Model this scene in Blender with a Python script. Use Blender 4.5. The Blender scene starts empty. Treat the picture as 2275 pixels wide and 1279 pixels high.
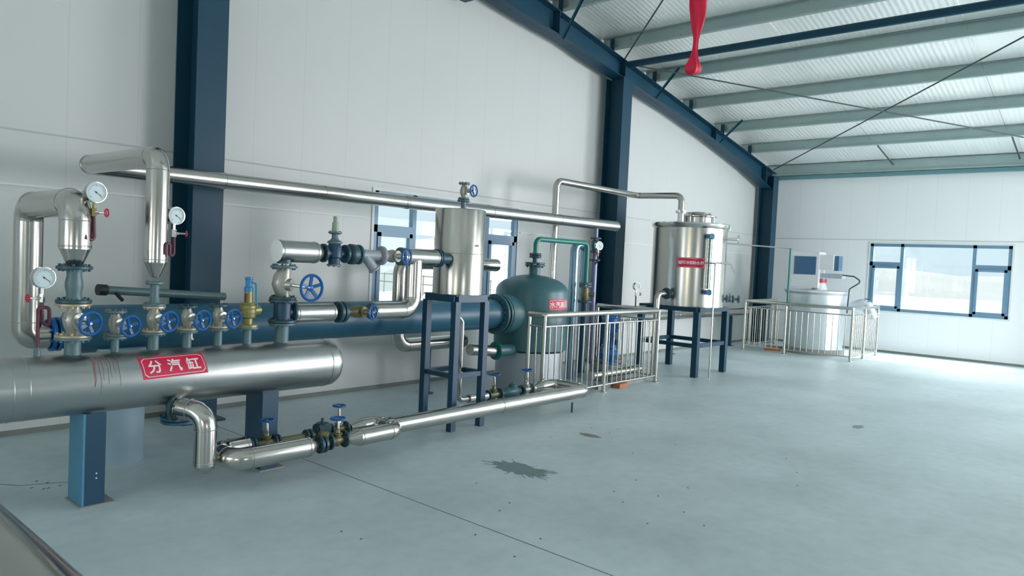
import bpy, bmesh, math, random
from mathutils import Vector, Matrix
random.seed(7)
SC = bpy.context.scene
COL = SC.collection
PI = math.pi
V = Vector

# ------------------------------------------------------------------ camera
cam = bpy.data.objects.new('camera', bpy.data.cameras.new('camera'))
COL.objects.link(cam)
R_ = V((0.6541, -0.7550, 0.0465)); U_ = V((-0.0023, 0.0595, 0.9982)); F_ = V((0.7564, 0.6531, -0.0372))
mw = Matrix((R_, U_, -F_)).transposed().to_4x4()
mw.translation = V((0, 0, 1.65))
cam.matrix_world = mw
cam.data.sensor_width = 36.0
cam.data.lens = 1602.7 / 2275 * 36.0
cam.data.clip_start = 0.05
cam.data.clip_end = 400
SC.camera = cam

# ------------------------------------------------------------------ view, world, sun, daylight
SC.view_settings.view_transform = 'Standard'
SC.view_settings.look = 'None'
SC.view_settings.gamma = 1.0
SC.view_settings.use_curve_mapping = False
SC.view_settings.exposure = 0.0
w = bpy.data.worlds.new('world'); SC.world = w
w.use_nodes = True
bg = w.node_tree.nodes['Background']
bg.inputs['Color'].default_value = (0.76, 0.90, 0.97, 1)
bg.inputs['Strength'].default_value = 1.1

sd = bpy.data.lights.new('sun', 'SUN'); sd.energy = 6.0; sd.angle = 0.01; sd.color = (1.0, 0.96, 0.88)
sun = bpy.data.objects.new('sun', sd); COL.objects.link(sun)
sun.rotation_euler = V((-0.86, 0.05, -1.0)).to_track_quat('-Z', 'Y').to_euler()
sun.location = (30, 5, 30)


def daylight(name, loc, direction, sx, sy, power, color=(1.0, 0.955, 0.985)):
    d = bpy.data.lights.new(name, 'AREA'); d.shape = 'RECTANGLE'
    d.size = sx; d.size_y = sy; d.energy = power; d.color = color
    o = bpy.data.objects.new(name, d); COL.objects.link(o)
    o.location = loc
    o.rotation_euler = V(direction).to_track_quat('-Z', 'Y').to_euler()
    return o


XB, YR = -6.0, -9.0      # back wall, right wall
# daylight entering by the windows outside the frame, then added fill lamps for the far end
for i, yy in enumerate((3.3, -2.7)):
    daylight('daylight_back_window', (XB + 0.02, yy, 1.68), (1, 0, -0.1), 2.66, 1.5, (100, 80)[i], ((0.92, 0.97, 1.0), (1.0, 0.88, 0.66))[i])
daylight('daylight_side_window', (0.0, YR + 0.02, 1.68), (0, 1, -0.1), 2.66, 1.5, 60)
daylight('fill_lamp_side', (12.5, YR + 0.02, 2.0), (0.25, 1, 0.0), 4.0, 3.9, 900)  # unseen lamp in an added opening, brightens the far wall and gable
daylight('fill_lamp_far', (17.68, -3.2, 2.0), (-1, 0.2, 0.0), 3.9, 3.9, 700)  # unseen lamp in an added opening, lifts floor and ceiling near the far wall
daylight('fill_lamp_above_window', (18.6, 3.26, 3.6), (-1, 0, -0.75), 2.6, 1.4, 900)  # added lamp outside above the window, boosts the light on the floor inside


# ------------------------------------------------------------------ materials
def srgb(r, g, b):
    f = lambda c: (c / 255 / 12.92) if c / 255 <= 0.04045 else ((c / 255 + 0.055) / 1.055) ** 2.4
    return (f(r), f(g), f(b), 1)


def mat(name, color, rough=0.5, metal=0.0, noise=0.0, nscale=6.0, bump=0.0, bscale=40.0, rvar=0.0, stretch=None, spec=None):
    m = bpy.data.materials.new(name); m.use_nodes = True
    nt = m.node_tree; b = nt.nodes['Principled BSDF']
    b.inputs['Roughness'].default_value = rough
    b.inputs['Metallic'].default_value = metal
    if spec is not None: b.inputs['Specular IOR Level'].default_value = spec
    tc = nt.nodes.new('ShaderNodeTexCoord')
    src = tc.outputs['Object']
    if stretch:
        mp = nt.nodes.new('ShaderNodeMapping'); mp.inputs['Scale'].default_value = stretch
        nt.links.new(src, mp.inputs['Vector']); src = mp.outputs['Vector']
    nz = nt.nodes.new('ShaderNodeTexNoise'); nz.inputs['Scale'].default_value = nscale; nz.inputs['Detail'].default_value = 5
    nt.links.new(src, nz.inputs['Vector'])
    mx = nt.nodes.new('ShaderNodeMix'); mx.data_type = 'RGBA'
    mx.inputs['A'].default_value = tuple(min(1, c * (1 - noise)) for c in color[:3]) + (1,)
    mx.inputs['B'].default_value = tuple(min(1, c * (1 + noise)) for c in color[:3]) + (1,)
    nt.links.new(nz.outputs['Fac'], mx.inputs['Factor'])
    nt.links.new(mx.outputs['Result'], b.inputs['Base Color'])
    if rvar:
        mr = nt.nodes.new('ShaderNodeMapRange')
        mr.inputs['To Min'].default_value = rough - rvar; mr.inputs['To Max'].default_value = rough + rvar
        nt.links.new(nz.outputs['Fac'], mr.inputs['Value']); nt.links.new(mr.outputs['Result'], b.inputs['Roughness'])
    if bump:
        n2 = nt.nodes.new('ShaderNodeTexNoise'); n2.inputs['Scale'].default_value = bscale; n2.inputs['Detail'].default_value = 3
        nt.links.new(src, n2.inputs['Vector'])
        bp = nt.nodes.new('ShaderNodeBump'); bp.inputs['Strength'].default_value = bump; bp.inputs['Distance'].default_value = 0.01
        nt.links.new(n2.outputs['Fac'], bp.inputs['Height']); nt.links.new(bp.outputs['Normal'], b.inputs['Normal'])
    m['mixnode'] = mx.name
    return m


STEEL = mat('polished_steel_cladding', (0.52, 0.51, 0.48, 1), 0.20, 1.0, 0.04, 3, 0.05, 4, 0.02)
STEEL2 = mat('brushed_steel_cladding', (0.42, 0.44, 0.44, 1), 0.33, 1.0, 0.04, 3, 0.02, 3, 0.0)
TANKST = mat('tank_steel', (0.54, 0.53, 0.49, 1), 0.22, 1.0, 0.04, 2, 0.03, 2, 0.0)
RAILST = mat('rail_steel', (0.56, 0.56, 0.51, 1), 0.22, 1.0, 0.04, 8)
BLUE = mat('blue_grey_steel_paint', srgb(22, 66, 86), 0.45, 0.0, 0.12, 3, spec=0.3)
DKBLUE = mat('dark_blue_steel_paint', srgb(24, 68, 94), 0.40, 0.0, 0.12, 4)
LEGLIT = mat('leg_lit_face_blue', srgb(70, 135, 165), 0.45, 0.0, 0.1, 4)
WHEEL = mat('blue_handwheel_enamel', srgb(2, 90, 158), 0.30, 0.0, 0.1, 10)
GREENV = mat('vessel_green_paint', srgb(58, 104, 112), 0.38, 0.0, 0.12, 3, 0.05, 14)
GREENP = mat('pipe_green_paint', srgb(20, 122, 112), 0.35, 0.0, 0.12, 6)
TEALV = mat('shell_blue_green_paint', srgb(40, 92, 116), 0.36, 0.0, 0.12, 2)
CASTG = mat('grey_cast_iron_paint', srgb(94, 120, 126), 0.45, 0.2, 0.15, 18)
STRN = mat('light_grey_cast_paint', srgb(158, 164, 174), 0.45, 0.1, 0.12, 18)
DARKF = mat('dark_cast_flange', srgb(52, 84, 94), 0.42, 0.3, 0.2, 20)
PALEF = mat('pale_valve_flange', srgb(178, 172, 150), 0.38, 0.4, 0.12, 20)
SILV = mat('silver_valve_paint', srgb(176, 178, 168), 0.35, 0.5, 0.12, 16)
BRASS = mat('brass', srgb(146, 142, 92), 0.4, 0.45, 0.15, 18)
OLIVE = mat('aged_brass', srgb(116, 114, 82), 0.42, 0.5, 0.2, 18)
CHROME = mat('chrome', (0.8, 0.8, 0.78, 1), 0.14, 1.0)
REDW = mat('red_handwheel_enamel', srgb(190, 34, 66), 0.35, 0.0, 0.1, 9)
MAROON = mat('maroon_siphon_pipe', srgb(96, 50, 66), 0.42, 0.1, 0.2, 12)
REDSIGN = mat('red_sign', srgb(206, 30, 74), 0.5, 0.0, 0.04, 6)
WHITEL = mat('white_lettering', srgb(236, 226, 226), 0.5)
DIAL = mat('dial_white', srgb(196, 218, 222), 0.4)
BLACK = mat('black_print', srgb(30, 36, 44), 0.5)
WFRAME = mat('window_frame_aluminium', srgb(108, 142, 166), 0.4, 0.1, 0.05, 5)
WHITEM = mat('white_enamel', srgb(226, 230, 232), 0.35, 0.0, 0.04, 3)
PALEPED = mat('pale_concrete_pedestal', srgb(150, 178, 192), 0.6, 0.0, 0.1, 5)
CONC = mat('raw_concrete', srgb(140, 146, 144), 0.75, 0.0, 0.15, 9, 0.2, 30)
BRICK = mat('fired_brick', srgb(178, 116, 84), 0.8, 0.0, 0.2, 14, 0.2, 50)
GALV = mat('galvanised_purlin', srgb(172, 192, 190), 0.38, 0.35, 0.08, 5)
ROD = mat('dark_rod', srgb(70, 84, 86), 0.5, 0.3)
RIBBON = mat('red_cloth', srgb(214, 16, 62), 0.6, 0.0, 0.12, 30, 0.2, 60)
STAIN = mat('damp_stain', srgb(112, 134, 134), 0.5, 0.0, 0.15, 12)
DARKG = mat('dark_gap', srgb(96, 116, 116), 0.7)
SAND = mat('pale_ground', srgb(200, 202, 198), 0.9, 0.0, 0.12, 0.4)
HILL = mat('pale_hill', srgb(176, 176, 176), 0.9, 0.0, 0.15, 0.15)
MOTOR = mat('blue_motor_enamel', srgb(26, 96, 160), 0.38, 0.0, 0.1, 9)
PANELD = mat('dark_blue_panel', srgb(66, 104, 138), 0.3)
TRIMW = mat('white_trim', srgb(214, 222, 222), 0.5)
SEAM = mat('panel_seam', srgb(176, 186, 186), 0.6)
SKIRT = mat('grey_skirting', srgb(120, 128, 124), 0.7, 0.0, 0.15, 6)

GLASS = bpy.data.materials.new('window_glass'); GLASS.use_nodes = True
_nt = GLASS.node_tree
for n in list(_nt.nodes): _nt.nodes.remove(n)
_o = _nt.nodes.new('ShaderNodeOutputMaterial'); _m = _nt.nodes.new('ShaderNodeMixShader')
_t = _nt.nodes.new('ShaderNodeBsdfTransparent'); _g = _nt.nodes.new('ShaderNodeBsdfGlossy')
_g.inputs['Roughness'].default_value = 0.03; _m.inputs[0].default_value = 0.06
_t.inputs['Color'].default_value = (0.93, 0.97, 0.98, 1)
_nt.links.new(_t.outputs[0], _m.inputs[1]); _nt.links.new(_g.outputs[0], _m.inputs[2]); _nt.links.new(_m.outputs[0], _o.inputs[0])


def wall_material(name, axis, color):
    """sandwich panel with fine vertical joints every 0.578 m along the given axis"""
    m = mat(name, color, 0.42, 0.0, 0.02, 0.6, 0.02, 2)
    nt = m.node_tree; b = nt.nodes['Principled BSDF']
    tc = nt.nodes.new('ShaderNodeTexCoord'); sx = nt.nodes.new('ShaderNodeSeparateXYZ')
    nt.links.new(tc.outputs['Object'], sx.inputs[0])
    def mth(op, a, bb=None):
        n = nt.nodes.new('ShaderNodeMath'); n.operation = op
        if isinstance(a, (int, float)): n.inputs[0].default_value = a
        else: nt.links.new(a, n.inputs[0])
        if bb is not None: n.inputs[1].default_value = bb
        return n.outputs[0]
    v = mth('ADD', sx.outputs[axis], -2.186 + 0.289)
    v = mth('DIVIDE', v, 0.578); v = mth('FRACT', v); v = mth('SUBTRACT', v, 0.5); v = mth('ABSOLUTE', v)
    v = mth('LESS_THAN', v, 0.006)
    v = mth('MULTIPLY', v, 0.16)
    mx = nt.nodes.new('ShaderNodeMix'); mx.data_type = 'RGBA'
    old = b.inputs['Base Color'].links[0].from_socket
    nt.links.new(old, mx.inputs['A']); mx.inputs['B'].default_value = srgb(120, 130, 140)
    nt.links.new(v, mx.inputs['Factor']); nt.links.new(mx.outputs['Result'], b.inputs['Base Color'])
    return m


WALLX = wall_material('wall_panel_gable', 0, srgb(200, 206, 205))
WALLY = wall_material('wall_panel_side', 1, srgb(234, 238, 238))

# ceiling: pale glossy ribbed sheet, ribs running up the slope
CEIL = mat('roof_sheet', srgb(240, 244, 241), 0.32, 0.12, 0.05, 1.2)
_nt = CEIL.node_tree
_w = _nt.nodes.new('ShaderNodeTexWave'); _w.bands_direction = 'Y'; _w.inputs['Scale'].default_value = 4.0; _w.inputs['Distortion'].default_value = 0.0
_tc = _nt.nodes.new('ShaderNodeTexCoord'); _nt.links.new(_tc.outputs['Object'], _w.inputs['Vector'])
_b = _nt.nodes.new('ShaderNodeBump'); _b.inputs['Strength'].default_value = 0.25; _b.inputs['Distance'].default_value = 0.01
_nt.links.new(_w.outputs['Fac'], _b.inputs['Height']); _nt.links.new(_b.outputs['Normal'], _nt.nodes['Principled BSDF'].inputs['Normal'])


def floor_material():
    m = mat('concrete_floor', srgb(166, 178, 180), 0.40, 0.0, 0.0, 1.0)
    nt = m.node_tree; b = nt.nodes['Principled BSDF']
    tc = nt.nodes.new('ShaderNodeTexCoord')
    n1 = nt.nodes.new('ShaderNodeTexNoise'); n1.inputs['Scale'].default_value = 0.7; n1.inputs['Detail'].default_value = 8; n1.inputs['Roughness'].default_value = 0.6
    n2 = nt.nodes.new('ShaderNodeTexNoise'); n2.inputs['Scale'].default_value = 9; n2.inputs['Detail'].default_value = 6
    for n in (n1, n2): nt.links.new(tc.outputs['Object'], n.inputs['Vector'])
    r = nt.nodes.new('ShaderNodeValToRGB')
    r.color_ramp.elements[0].position = 0.32; r.color_ramp.elements[0].color = srgb(176, 194, 196)
    r.color_ramp.elements[1].position = 0.68; r.color_ramp.elements[1].color = srgb(202, 220, 224)
    nt.links.new(n1.outputs['Fac'], r.inputs['Fac'])
    mx = nt.nodes.new('ShaderNodeMix'); mx.data_type = 'RGBA'; mx.blend_type = 'MULTIPLY'; mx.inputs['Factor'].default_value = 0.22
    r2 = nt.nodes.new('ShaderNodeValToRGB'); r2.color_ramp.elements[0].position = 0.3; r2.color_ramp.elements[1].position = 0.6
    r2.color_ramp.elements[0].color = (0.62, 0.66, 0.66, 1)
    nt.links.new(n2.outputs['Fac'], r2.inputs['Fac'])
    nt.links.new(r.outputs['Color'], mx.inputs['A']); nt.links.new(r2.outputs['Color'], mx.inputs['B'])
    nt.links.new(mx.outputs['Result'], b.inputs['Base Color'])
    mr = nt.nodes.new('ShaderNodeMapRange'); mr.inputs['To Min'].default_value = 0.34; mr.inputs['To Max'].default_value = 0.56
    nt.links.new(n1.outputs['Fac'], mr.inputs['Value']); nt.links.new(mr.outputs['Result'], b.inputs['Roughness'])
    bp = nt.nodes.new('ShaderNodeBump'); bp.inputs['Strength'].default_value = 0.08; bp.inputs['Distance'].default_value = 0.01
    nt.links.new(n2.outputs['Fac'], bp.inputs['Height']); nt.links.new(bp.outputs['Normal'], b.inputs['Normal'])
    return m


FLOOR = floor_material()

# ------------------------------------------------------------------ geometry helpers
ORI = {}


def bmn(): return bmesh.new()


def obj(name, bm, m, parent=None, label=None, smooth=38):
    me = bpy.data.meshes.new(name)
    bmesh.ops.recalc_face_normals(bm, faces=bm.faces[:])
    o = bpy.data.objects.new(name, me)
    if parent is not None:
        off = ORI.get(parent.name, V((0, 0, 0)))
        bmesh.ops.translate(bm, verts=bm.verts[:], vec=-off)
        ORI_child = off
    bm.to_mesh(me); bm.free()
    me.materials.append(m)
    for p in me.polygons: p.use_smooth = True
    me.set_sharp_from_angle(angle=math.radians(smooth))
    COL.objects.link(o)
    if parent is not None:
        o.parent = parent; ORI[o.name] = ORI_child
    if label: o['label'] = label
    return o


def thing(name, label, cat, loc, group=None):
    o = bpy.data.objects.new(name, None); COL.objects.link(o)
    o.empty_display_size = 0.1
    o.location = loc; ORI[o.name] = V(loc)
    o['label'] = label; o['category'] = cat
    if group: o['group'] = group
    return o


def tag(o, label, cat, group=None, kind=None):
    o['label'] = label; o['category'] = cat
    if group: o['group'] = group
    if kind: o['kind'] = kind
    return o


def struct(name, bm, m, parent=None, label=None):
    o = obj(name, bm, m, parent, None, 30)
    if parent is None: o['kind'] = 'structure'
    if label: o['label'] = label
    return o


def frame(ax):
    ax = V(ax).normalized()
    up = V((0, 0, 1)) if abs(ax.z) < 0.9 else V((1, 0, 0))
    a = up.cross(ax).normalized()
    return a, ax.cross(a).normalized(), ax


def lathe(bm, prof, o, ax=(0, 0, 1), seg=28):
    a, b, c = frame(ax); o = V(o)
    prev = None
    for r, t in prof:
        if r < 1e-5: ring = [bm.verts.new(o + c * t)]
        else: ring = [bm.verts.new(o + c * t + (a * math.cos(2 * PI * k / seg) + b * math.sin(2 * PI * k / seg)) * r) for k in range(seg)]
        if prev is not None:
            if len(prev) == 1 and len(ring) > 1:
                for k in range(seg): bm.faces.new((prev[0], ring[k], ring[(k + 1) % seg]))
            elif len(ring) == 1 and len(prev) > 1:
                for k in range(seg): bm.faces.new((prev[k], prev[(k + 1) % seg], ring[0]))
            elif len(ring) > 1:
                for k in range(seg): bm.faces.new((prev[k], prev[(k + 1) % seg], ring[(k + 1) % seg], ring[k]))
        prev = ring


def cyl(bm, a, b, r, seg=20, r2=None):
    a = V(a); b = V(b); L = (b - a).length
    lathe(bm, [(0, 0), (r, 0), (r if r2 is None else r2, L), (0, L)], a, b - a, seg)


def box(bm, c, s, rz=0.0):
    M = Matrix.Translation(V(c)) @ Matrix.Rotation(rz, 4, 'Z') @ Matrix.Diagonal((s[0], s[1], s[2], 1))
    bmesh.ops.create_cube(bm, size=1.0, matrix=M)


def box2(bm, lo, hi):
    box(bm, [(a + b) / 2 for a, b in zip(lo, hi)], [abs(b - a) for a, b in zip(lo, hi)])


def prism(bm, poly, vec):
    """poly: list of 3D points in order; extrude by vec"""
    vec = V(vec)
    p0 = [bm.verts.new(V(p)) for p in poly]; p1 = [bm.verts.new(V(p) + vec) for p in poly]
    n = len(poly)
    bm.faces.new(p0); bm.faces.new(p1[::-1])
    for k in range(n): bm.faces.new((p0[k], p0[(k + 1) % n], p1[(k + 1) % n], p1[k]))


def bar(bm, a, b, w, h, up=(0, 0, 1)):
    a = V(a); b = V(b); d = (b - a).normalized(); u = V(up)
    s = d.cross(u).normalized(); u = s.cross(d).normalized()
    c = [a + s * x * w / 2 + u * y * h / 2 for x, y in ((-1, -1), (1, -1), (1, 1), (-1, 1))]
    prism(bm, c, b - a)


def fillet(pts, r, n=6):
    pts = [V(p) for p in pts]; out = [pts[0]]
    for i in range(1, len(pts) - 1):
        p, q, s = pts[i - 1], pts[i], pts[i + 1]
        d1 = (p - q); d2 = (s - q)
        ang = d1.angle(d2); t = min(r / math.tan(ang / 2), d1.length * 0.49, d2.length * 0.49)
        rr = t * math.tan(ang / 2)
        d1.normalize(); d2.normalize()
        A = q + d1 * t; B = q + d2 * t
        cen = q + (d1 + d2).normalized() * (rr / math.sin(ang / 2))
        u = (A - cen); v = (B - cen); th = u.angle(v)
        for k in range(n + 1):
            f = k / n
            out.append(cen + (u * math.sin((1 - f) * th) + v * math.sin(f * th)) / math.sin(th))
    out.append(pts[-1])
    return out


def sweep(bm, pts, r, seg=20, caps=True, radii=None):
    pts = [V(p) for p in pts]
    clean = [pts[0]]
    for p in pts[1:]:
        if (p - clean[-1]).length > 1e-5: clean.append(p)
    pts = clean; n = len(pts)
    tang = []
    for i in range(n):
        if i == 0: t = pts[1] - pts[0]
        elif i == n - 1: t = pts[-1] - pts[-2]
        else: t = (pts[i] - pts[i - 1]).normalized() + (pts[i + 1] - pts[i]).normalized()
        tang.append(t.normalized())
    a, b, _ = frame(tang[0]); prev = None
    for i in range(n):
        if i:
            q = tang[i - 1].rotation_difference(tang[i]); a = q @ a; b = q @ b
        rr = radii[i] if radii else r
        ring = [bm.verts.new(pts[i] + (a * math.cos(2 * PI * k / seg) + b * math.sin(2 * PI * k / seg)) * rr) for k in range(seg)]
        if prev:
            for k in range(seg): bm.faces.new((prev[k], prev[(k + 1) % seg], ring[(k + 1) % seg], ring[k]))
        elif caps: bm.faces.new(ring)
        prev = ring
    if caps: bm.faces.new(prev)


def torus(bm, c, ax, R, r, seg=32, ms=8):
    a, b, d = frame(ax); c = V(c); rows = []
    for i in range(seg):
        th = 2 * PI * i / seg; u = a * math.cos(th) + b * math.sin(th)
        rows.append([bm.verts.new(c + u * (R + r * math.cos(2 * PI * k / ms)) + d * r * math.sin(2 * PI * k / ms)) for k in range(ms)])
    for i in range(seg):
        for k in range(ms):
            bm.faces.new((rows[i][k], rows[(i + 1) % seg][k], rows[(i + 1) % seg][(k + 1) % ms], rows[i][(k + 1) % ms]))


def beads(bm, r, places):
    """raised swage beads where two cladding sheets lap: list of (point, axis)"""
    for p, ax in places: torus(bm, p, ax, r + 0.0005, 0.0028, 28, 6)


def clad(bm, pts, r, bend=None, n=4, seg=28, step=0.9, caps=True):
    """insulated pipe: mitred elbows plus beads along the straights"""
    bend = bend or r * 1.6
    path = fillet(pts, bend, n)
    sweep(bm, path, r, seg, caps)
    P = [V(p) for p in pts]
    for i in range(len(P) - 1):
        d = P[i + 1] - P[i]; L = d.length; u = d.normalized()
        s0 = bend if i else 0.02; s1 = L - (bend if i < len(P) - 2 else 0.02)
        if s1 - s0 < 0.05: continue
        k = max(1, int((s1 - s0) / step))
        beads(bm, r, [(P[i] + u * (s0 + (s1 - s0) * j / k), u) for j in range(k + 1)])


def flange(bm, c, ax, r, t, nb=8, br=None, bolts=True, bl=None):
    """one flange disc centred on c; bolts stand out of both faces"""
    c = V(c); a, b, d = frame(ax); ch = min(0.003, t * 0.2)
    lathe(bm, [(0, -t / 2), (r - ch, -t / 2), (r, -t / 2 + ch), (r, t / 2 - ch), (r - ch, t / 2), (0, t / 2)], c, d, 32)
    if bolts:
        br = br or r * 0.085; bl = bl or t * 0.5 + r * 0.13
        for k in range(nb):
            th = 2 * PI * (k + 0.5) / nb; p = c + (a * math.cos(th) + b * math.sin(th)) * r * 0.80
            lathe(bm, [(0, -bl), (br, -bl), (br, bl), (0, bl)], p, d, 6)


def wheel(c, ax, R, m, parent, label=None, spokes=4, rim=0.12, rot=0.3, dish=0.18):
    bm = bmn(); c = V(c); a, b, d = frame(ax)
    torus(bm, c, ax, R * (1 - rim), R * rim * 1.05, 36, 8)
    hub = c - d * R * dish
    lathe(bm, [(0, -R * .12), (R * .22, -R * .12), (R * .22, R * .1), (R * .12, R * .16), (0, R * .16)], hub, d, 16)
    for k in range(spokes):
        th = rot + 2 * PI * k / spokes; u = a * math.cos(th) + b * math.sin(th)
        bar(bm, hub + u * R * .15, c + u * R * .9, R * .24, R * .09, d)
    return obj('handwheel', bm, m, parent, label)


def valve(name, label, cat, P, A, S, L, rf, rb, stem, rw, mbody=SILV, mfl=PALEF, mwheel=WHEEL, mstem=CHROME, group=None,
          ft=0.016, globe=True, wl=None, flanges=(True, True), mbon=None, mfl2=None, nb=8, spokes=4):
    """flanged valve centred on P; A = flow axis, S = spindle axis"""
    P = V(P); A = V(A).normalized(); S = V(S).normalized()
    t = thing(name, label, cat, P, group)
    bm = bmn()
    if globe:   # bulging body with necks and a swelling toward the bonnet
        prof = [(0, -L / 2), (rb * .72, -L / 2), (rb * .70, -L * .34), (rb * .95, -L * .2), (rb * 1.12, -L * .06), (rb * 1.12, L * .06), (rb * .95, L * .2), (rb * .70, L * .34), (rb * .72, L / 2), (0, L / 2)]
        lathe(bm, prof, P, A, 26)
        torus(bm, P + A * L * .05, (A + S * 0.6), rb * 1.02, rb * .14, 26, 8)
    else:
        lathe(bm, [(0, -L / 2), (rb * .75, -L / 2), (rb * .75, -L * .25), (rb * .9, -L * .15), (rb * .9, L * .15), (rb * .75, L * .25), (rb * .75, L / 2), (0, L / 2)], P, A, 24)
        lathe(bm, [(0, -rb * 1.3), (rb * .5, -rb * 1.2), (rb * .8, -rb * .7), (rb * .8, rb * .9), (0, rb * .9)], P, S, 20)
    obj('valve_body', bm, mbody, t)
    for s, on, mm in ((-1, flanges[0], mfl), (1, flanges[1], mfl2 or mfl)):
        if on:
            bm = bmn(); flange(bm, P + A * s * (L / 2 - ft / 2), A, rf, ft, nb); obj('flange', bm, mm, t)
    bm = bmn(); h = rb * 1.0
    lathe(bm, [(0, rb * .5), (rb * .72, rb * .5), (rb * .72, h * 1.15), (rb * 1.0, h * 1.15), (rb * 1.0, h * 1.42), (rb * .55, h * 1.5), (rb * .42, h * 2.1), (rb * .5, h * 2.15), (rb * .5, h * 2.4), (0, h * 2.4)], P, S, 20)
    obj('bonnet', bm, mbon or mbody, t)
    bm = bmn(); cyl(bm, P + S * h * 2.2, P + S * (stem + rw * .1), max(0.005, rb * .16), 12)
    a, b, d = frame(S)
    for s in (-1, 1): bar(bm, P + d * h * 2.3 + a * s * rb * .35, P + d * stem * .86 + a * s * rb * .22, rb * .16, rb * .2, a)
    obj('stem', bm, mstem, t)
    wheel(P + S * stem, S, rw, mwheel, t, wl, spokes)
    return t


def text_mesh(body, size):
    cu = bpy.data.curves.new('lettering', 'FONT'); cu.body = body; cu.size = size
    cu.align_x = 'CENTER'; cu.align_y = 'CENTER'; cu.resolution_u = 3; cu.extrude = 0.0; cu.offset = size * 0.02
    tmp = bpy.data.objects.new('lettering', cu); COL.objects.link(tmp)
    dg = bpy.context.evaluated_depsgraph_get(); dg.update()
    me = bpy.data.meshes.new_from_object(tmp.evaluated_get(dg))
    bm = bmn(); bm.from_mesh(me)
    bpy.data.objects.remove(tmp); bpy.data.curves.remove(cu); bpy.data.meshes.remove(me)
    return bm


def thicken(bm, fn):
    """map flat (u, v) lettering through fn(u, v, depth) as a thin solid"""
    ext = bmesh.ops.extrude_face_region(bm, geom=bm.faces[:])
    top = {e for e in ext['geom'] if isinstance(e, bmesh.types.BMVert)}
    for v in bm.verts: v.co = fn(v.co.x, v.co.y, 1 if v in top else 0)


def sign_bits(parent, W, H, body, size, surf, spacing=1.0, margin=0.08):
    """red sign plate with a white border line and lettering; surf(u, v, lift) -> world point"""
    nu, nv = 24, 10
    bm = bmn(); g = {}
    for L in (0, 1):
        for i in range(nu + 1):
            for j in range(nv + 1):
                g[L, i, j] = bm.verts.new(surf((i / nu - .5) * W, (j / nv - .5) * H, 0.0005 + 0.002 * L))
    for i in range(nu):
        for j in range(nv):
            for L in (0, 1): bm.faces.new((g[L, i, j], g[L, i + 1, j], g[L, i + 1, j + 1], g[L, i, j + 1]))
    for i in range(nu):
        for j in (0, nv): bm.faces.new((g[0, i, j], g[0, i + 1, j], g[1, i + 1, j], g[1, i, j]))
    for j in range(nv):
        for i in (0, nu): bm.faces.new((g[0, i, j], g[0, i, j + 1], g[1, i, j + 1], g[1, i, j]))
    pl = obj('sign_plate', bm, REDSIGN, parent, 'red name sign with white characters reading ' + body)
    bm = bmn(); mg = H * margin; a, b = W / 2 - mg, H / 2 - mg; c = H * .12
    loop = [(-a + c, -b), (a - c, -b), (a, -b + c), (a, b - c), (a - c, b), (-a + c, b), (-a, b - c), (-a, -b + c)]
    pts = []
    for k in range(8):
        p, q = loop[k], loop[(k + 1) % 8]; n = max(1, int(math.hypot(q[0] - p[0], q[1] - p[1]) / (W / 16)))
        pts += [(p[0] + (q[0] - p[0]) * i / n, p[1] + (q[1] - p[1]) * i / n) for i in range(n)]
    th = H * .012; n = len(pts)
    ring = []
    for (x, y) in pts:
        k = 1 - 2 * th / max(abs(x), abs(y), 1e-6) * 0.9
        ring.append([bm.verts.new(surf(x, y, .0035)), bm.verts.new(surf(x - math.copysign(min(abs(x), th * 2), x) * (abs(x) > a - c * 1.01), y - math.copysign(min(abs(y), th * 2), y) * (abs(y) > b - c * 1.01), .0035))])
    for k in range(n):
        q = ring[(k + 1) % n]; p = ring[k]; bm.faces.new((p[0], q[0], q[1], p[1]))
    obj('border_line', bm, WHITEL, pl, 'white')
    bm = bmn(); nchar = len(body)
    for k, chx in enumerate(body):
        tb = text_mesh(chx, size)
        xs = [v.co.x for v in tb.verts]; ys = [v.co.y for v in tb.verts]
        cx, cy = (min(xs) + max(xs)) / 2, (min(ys) + max(ys)) / 2
        off = (k - (nchar - 1) / 2) * spacing
        bmesh.ops.translate(tb, verts=tb.verts[:], vec=(off - cx, -cy, 0))
        thicken(tb, lambda u, v, d: surf(u, v, .003 + .0016 * d))
        me = bpy.data.meshes.new('t'); tb.to_mesh(me); tb.free(); bm.from_mesh(me); bpy.data.meshes.remove(me)
    obj('lettering', bm, WHITEL, pl, 'white')
    return pl


# ------------------------------------------------------------------ the building
X0, Y0 = 17.7, 7.03
SL = 0.154
RX = 3.3                                        # ridge
ceil_z = lambda x: 4.25 + SL * (X0 - x) if x >= RX else 4.25 + SL * (X0 - RX) - SL * (RX - x)
T = 0.1
TOPZ = 4.25

bm = bmn(); box2(bm, (XB - .1, YR - .1, -0.2), (X0 + .1, Y0 + .1, 0.0)); struct('floor', bm, FLOOR)


def wall_y(y, x0, x1, holes, name, m, thick):
    """gable wall in the plane y with rectangular holes (xa, xb, za, zb); top follows the roof"""
    bm = bmn()
    cuts = sorted({x0, x1, RX} | {h[0] for h in holes} | {h[1] for h in holes})
    for a, b in zip(cuts[:-1], cuts[1:]):
        hs = [h for h in holes if h[0] <= a + 1e-6 and h[1] >= b - 1e-6]
        za, zb = ceil_z(a) + .02, ceil_z(b) + .02
        if hs:
            h = hs[0]
            if h[2] > 0: prism(bm, [(a, y, 0), (b, y, 0), (b, y, h[2]), (a, y, h[2])], (0, thick, 0))
            prism(bm, [(a, y, h[3]), (b, y, h[3]), (b, y, zb), (a, y, za)], (0, thick, 0))
        else:
            prism(bm, [(a, y, 0), (b, y, 0), (b, y, zb), (a, y, za)], (0, thick, 0))
    return struct(name, bm, m)


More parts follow.
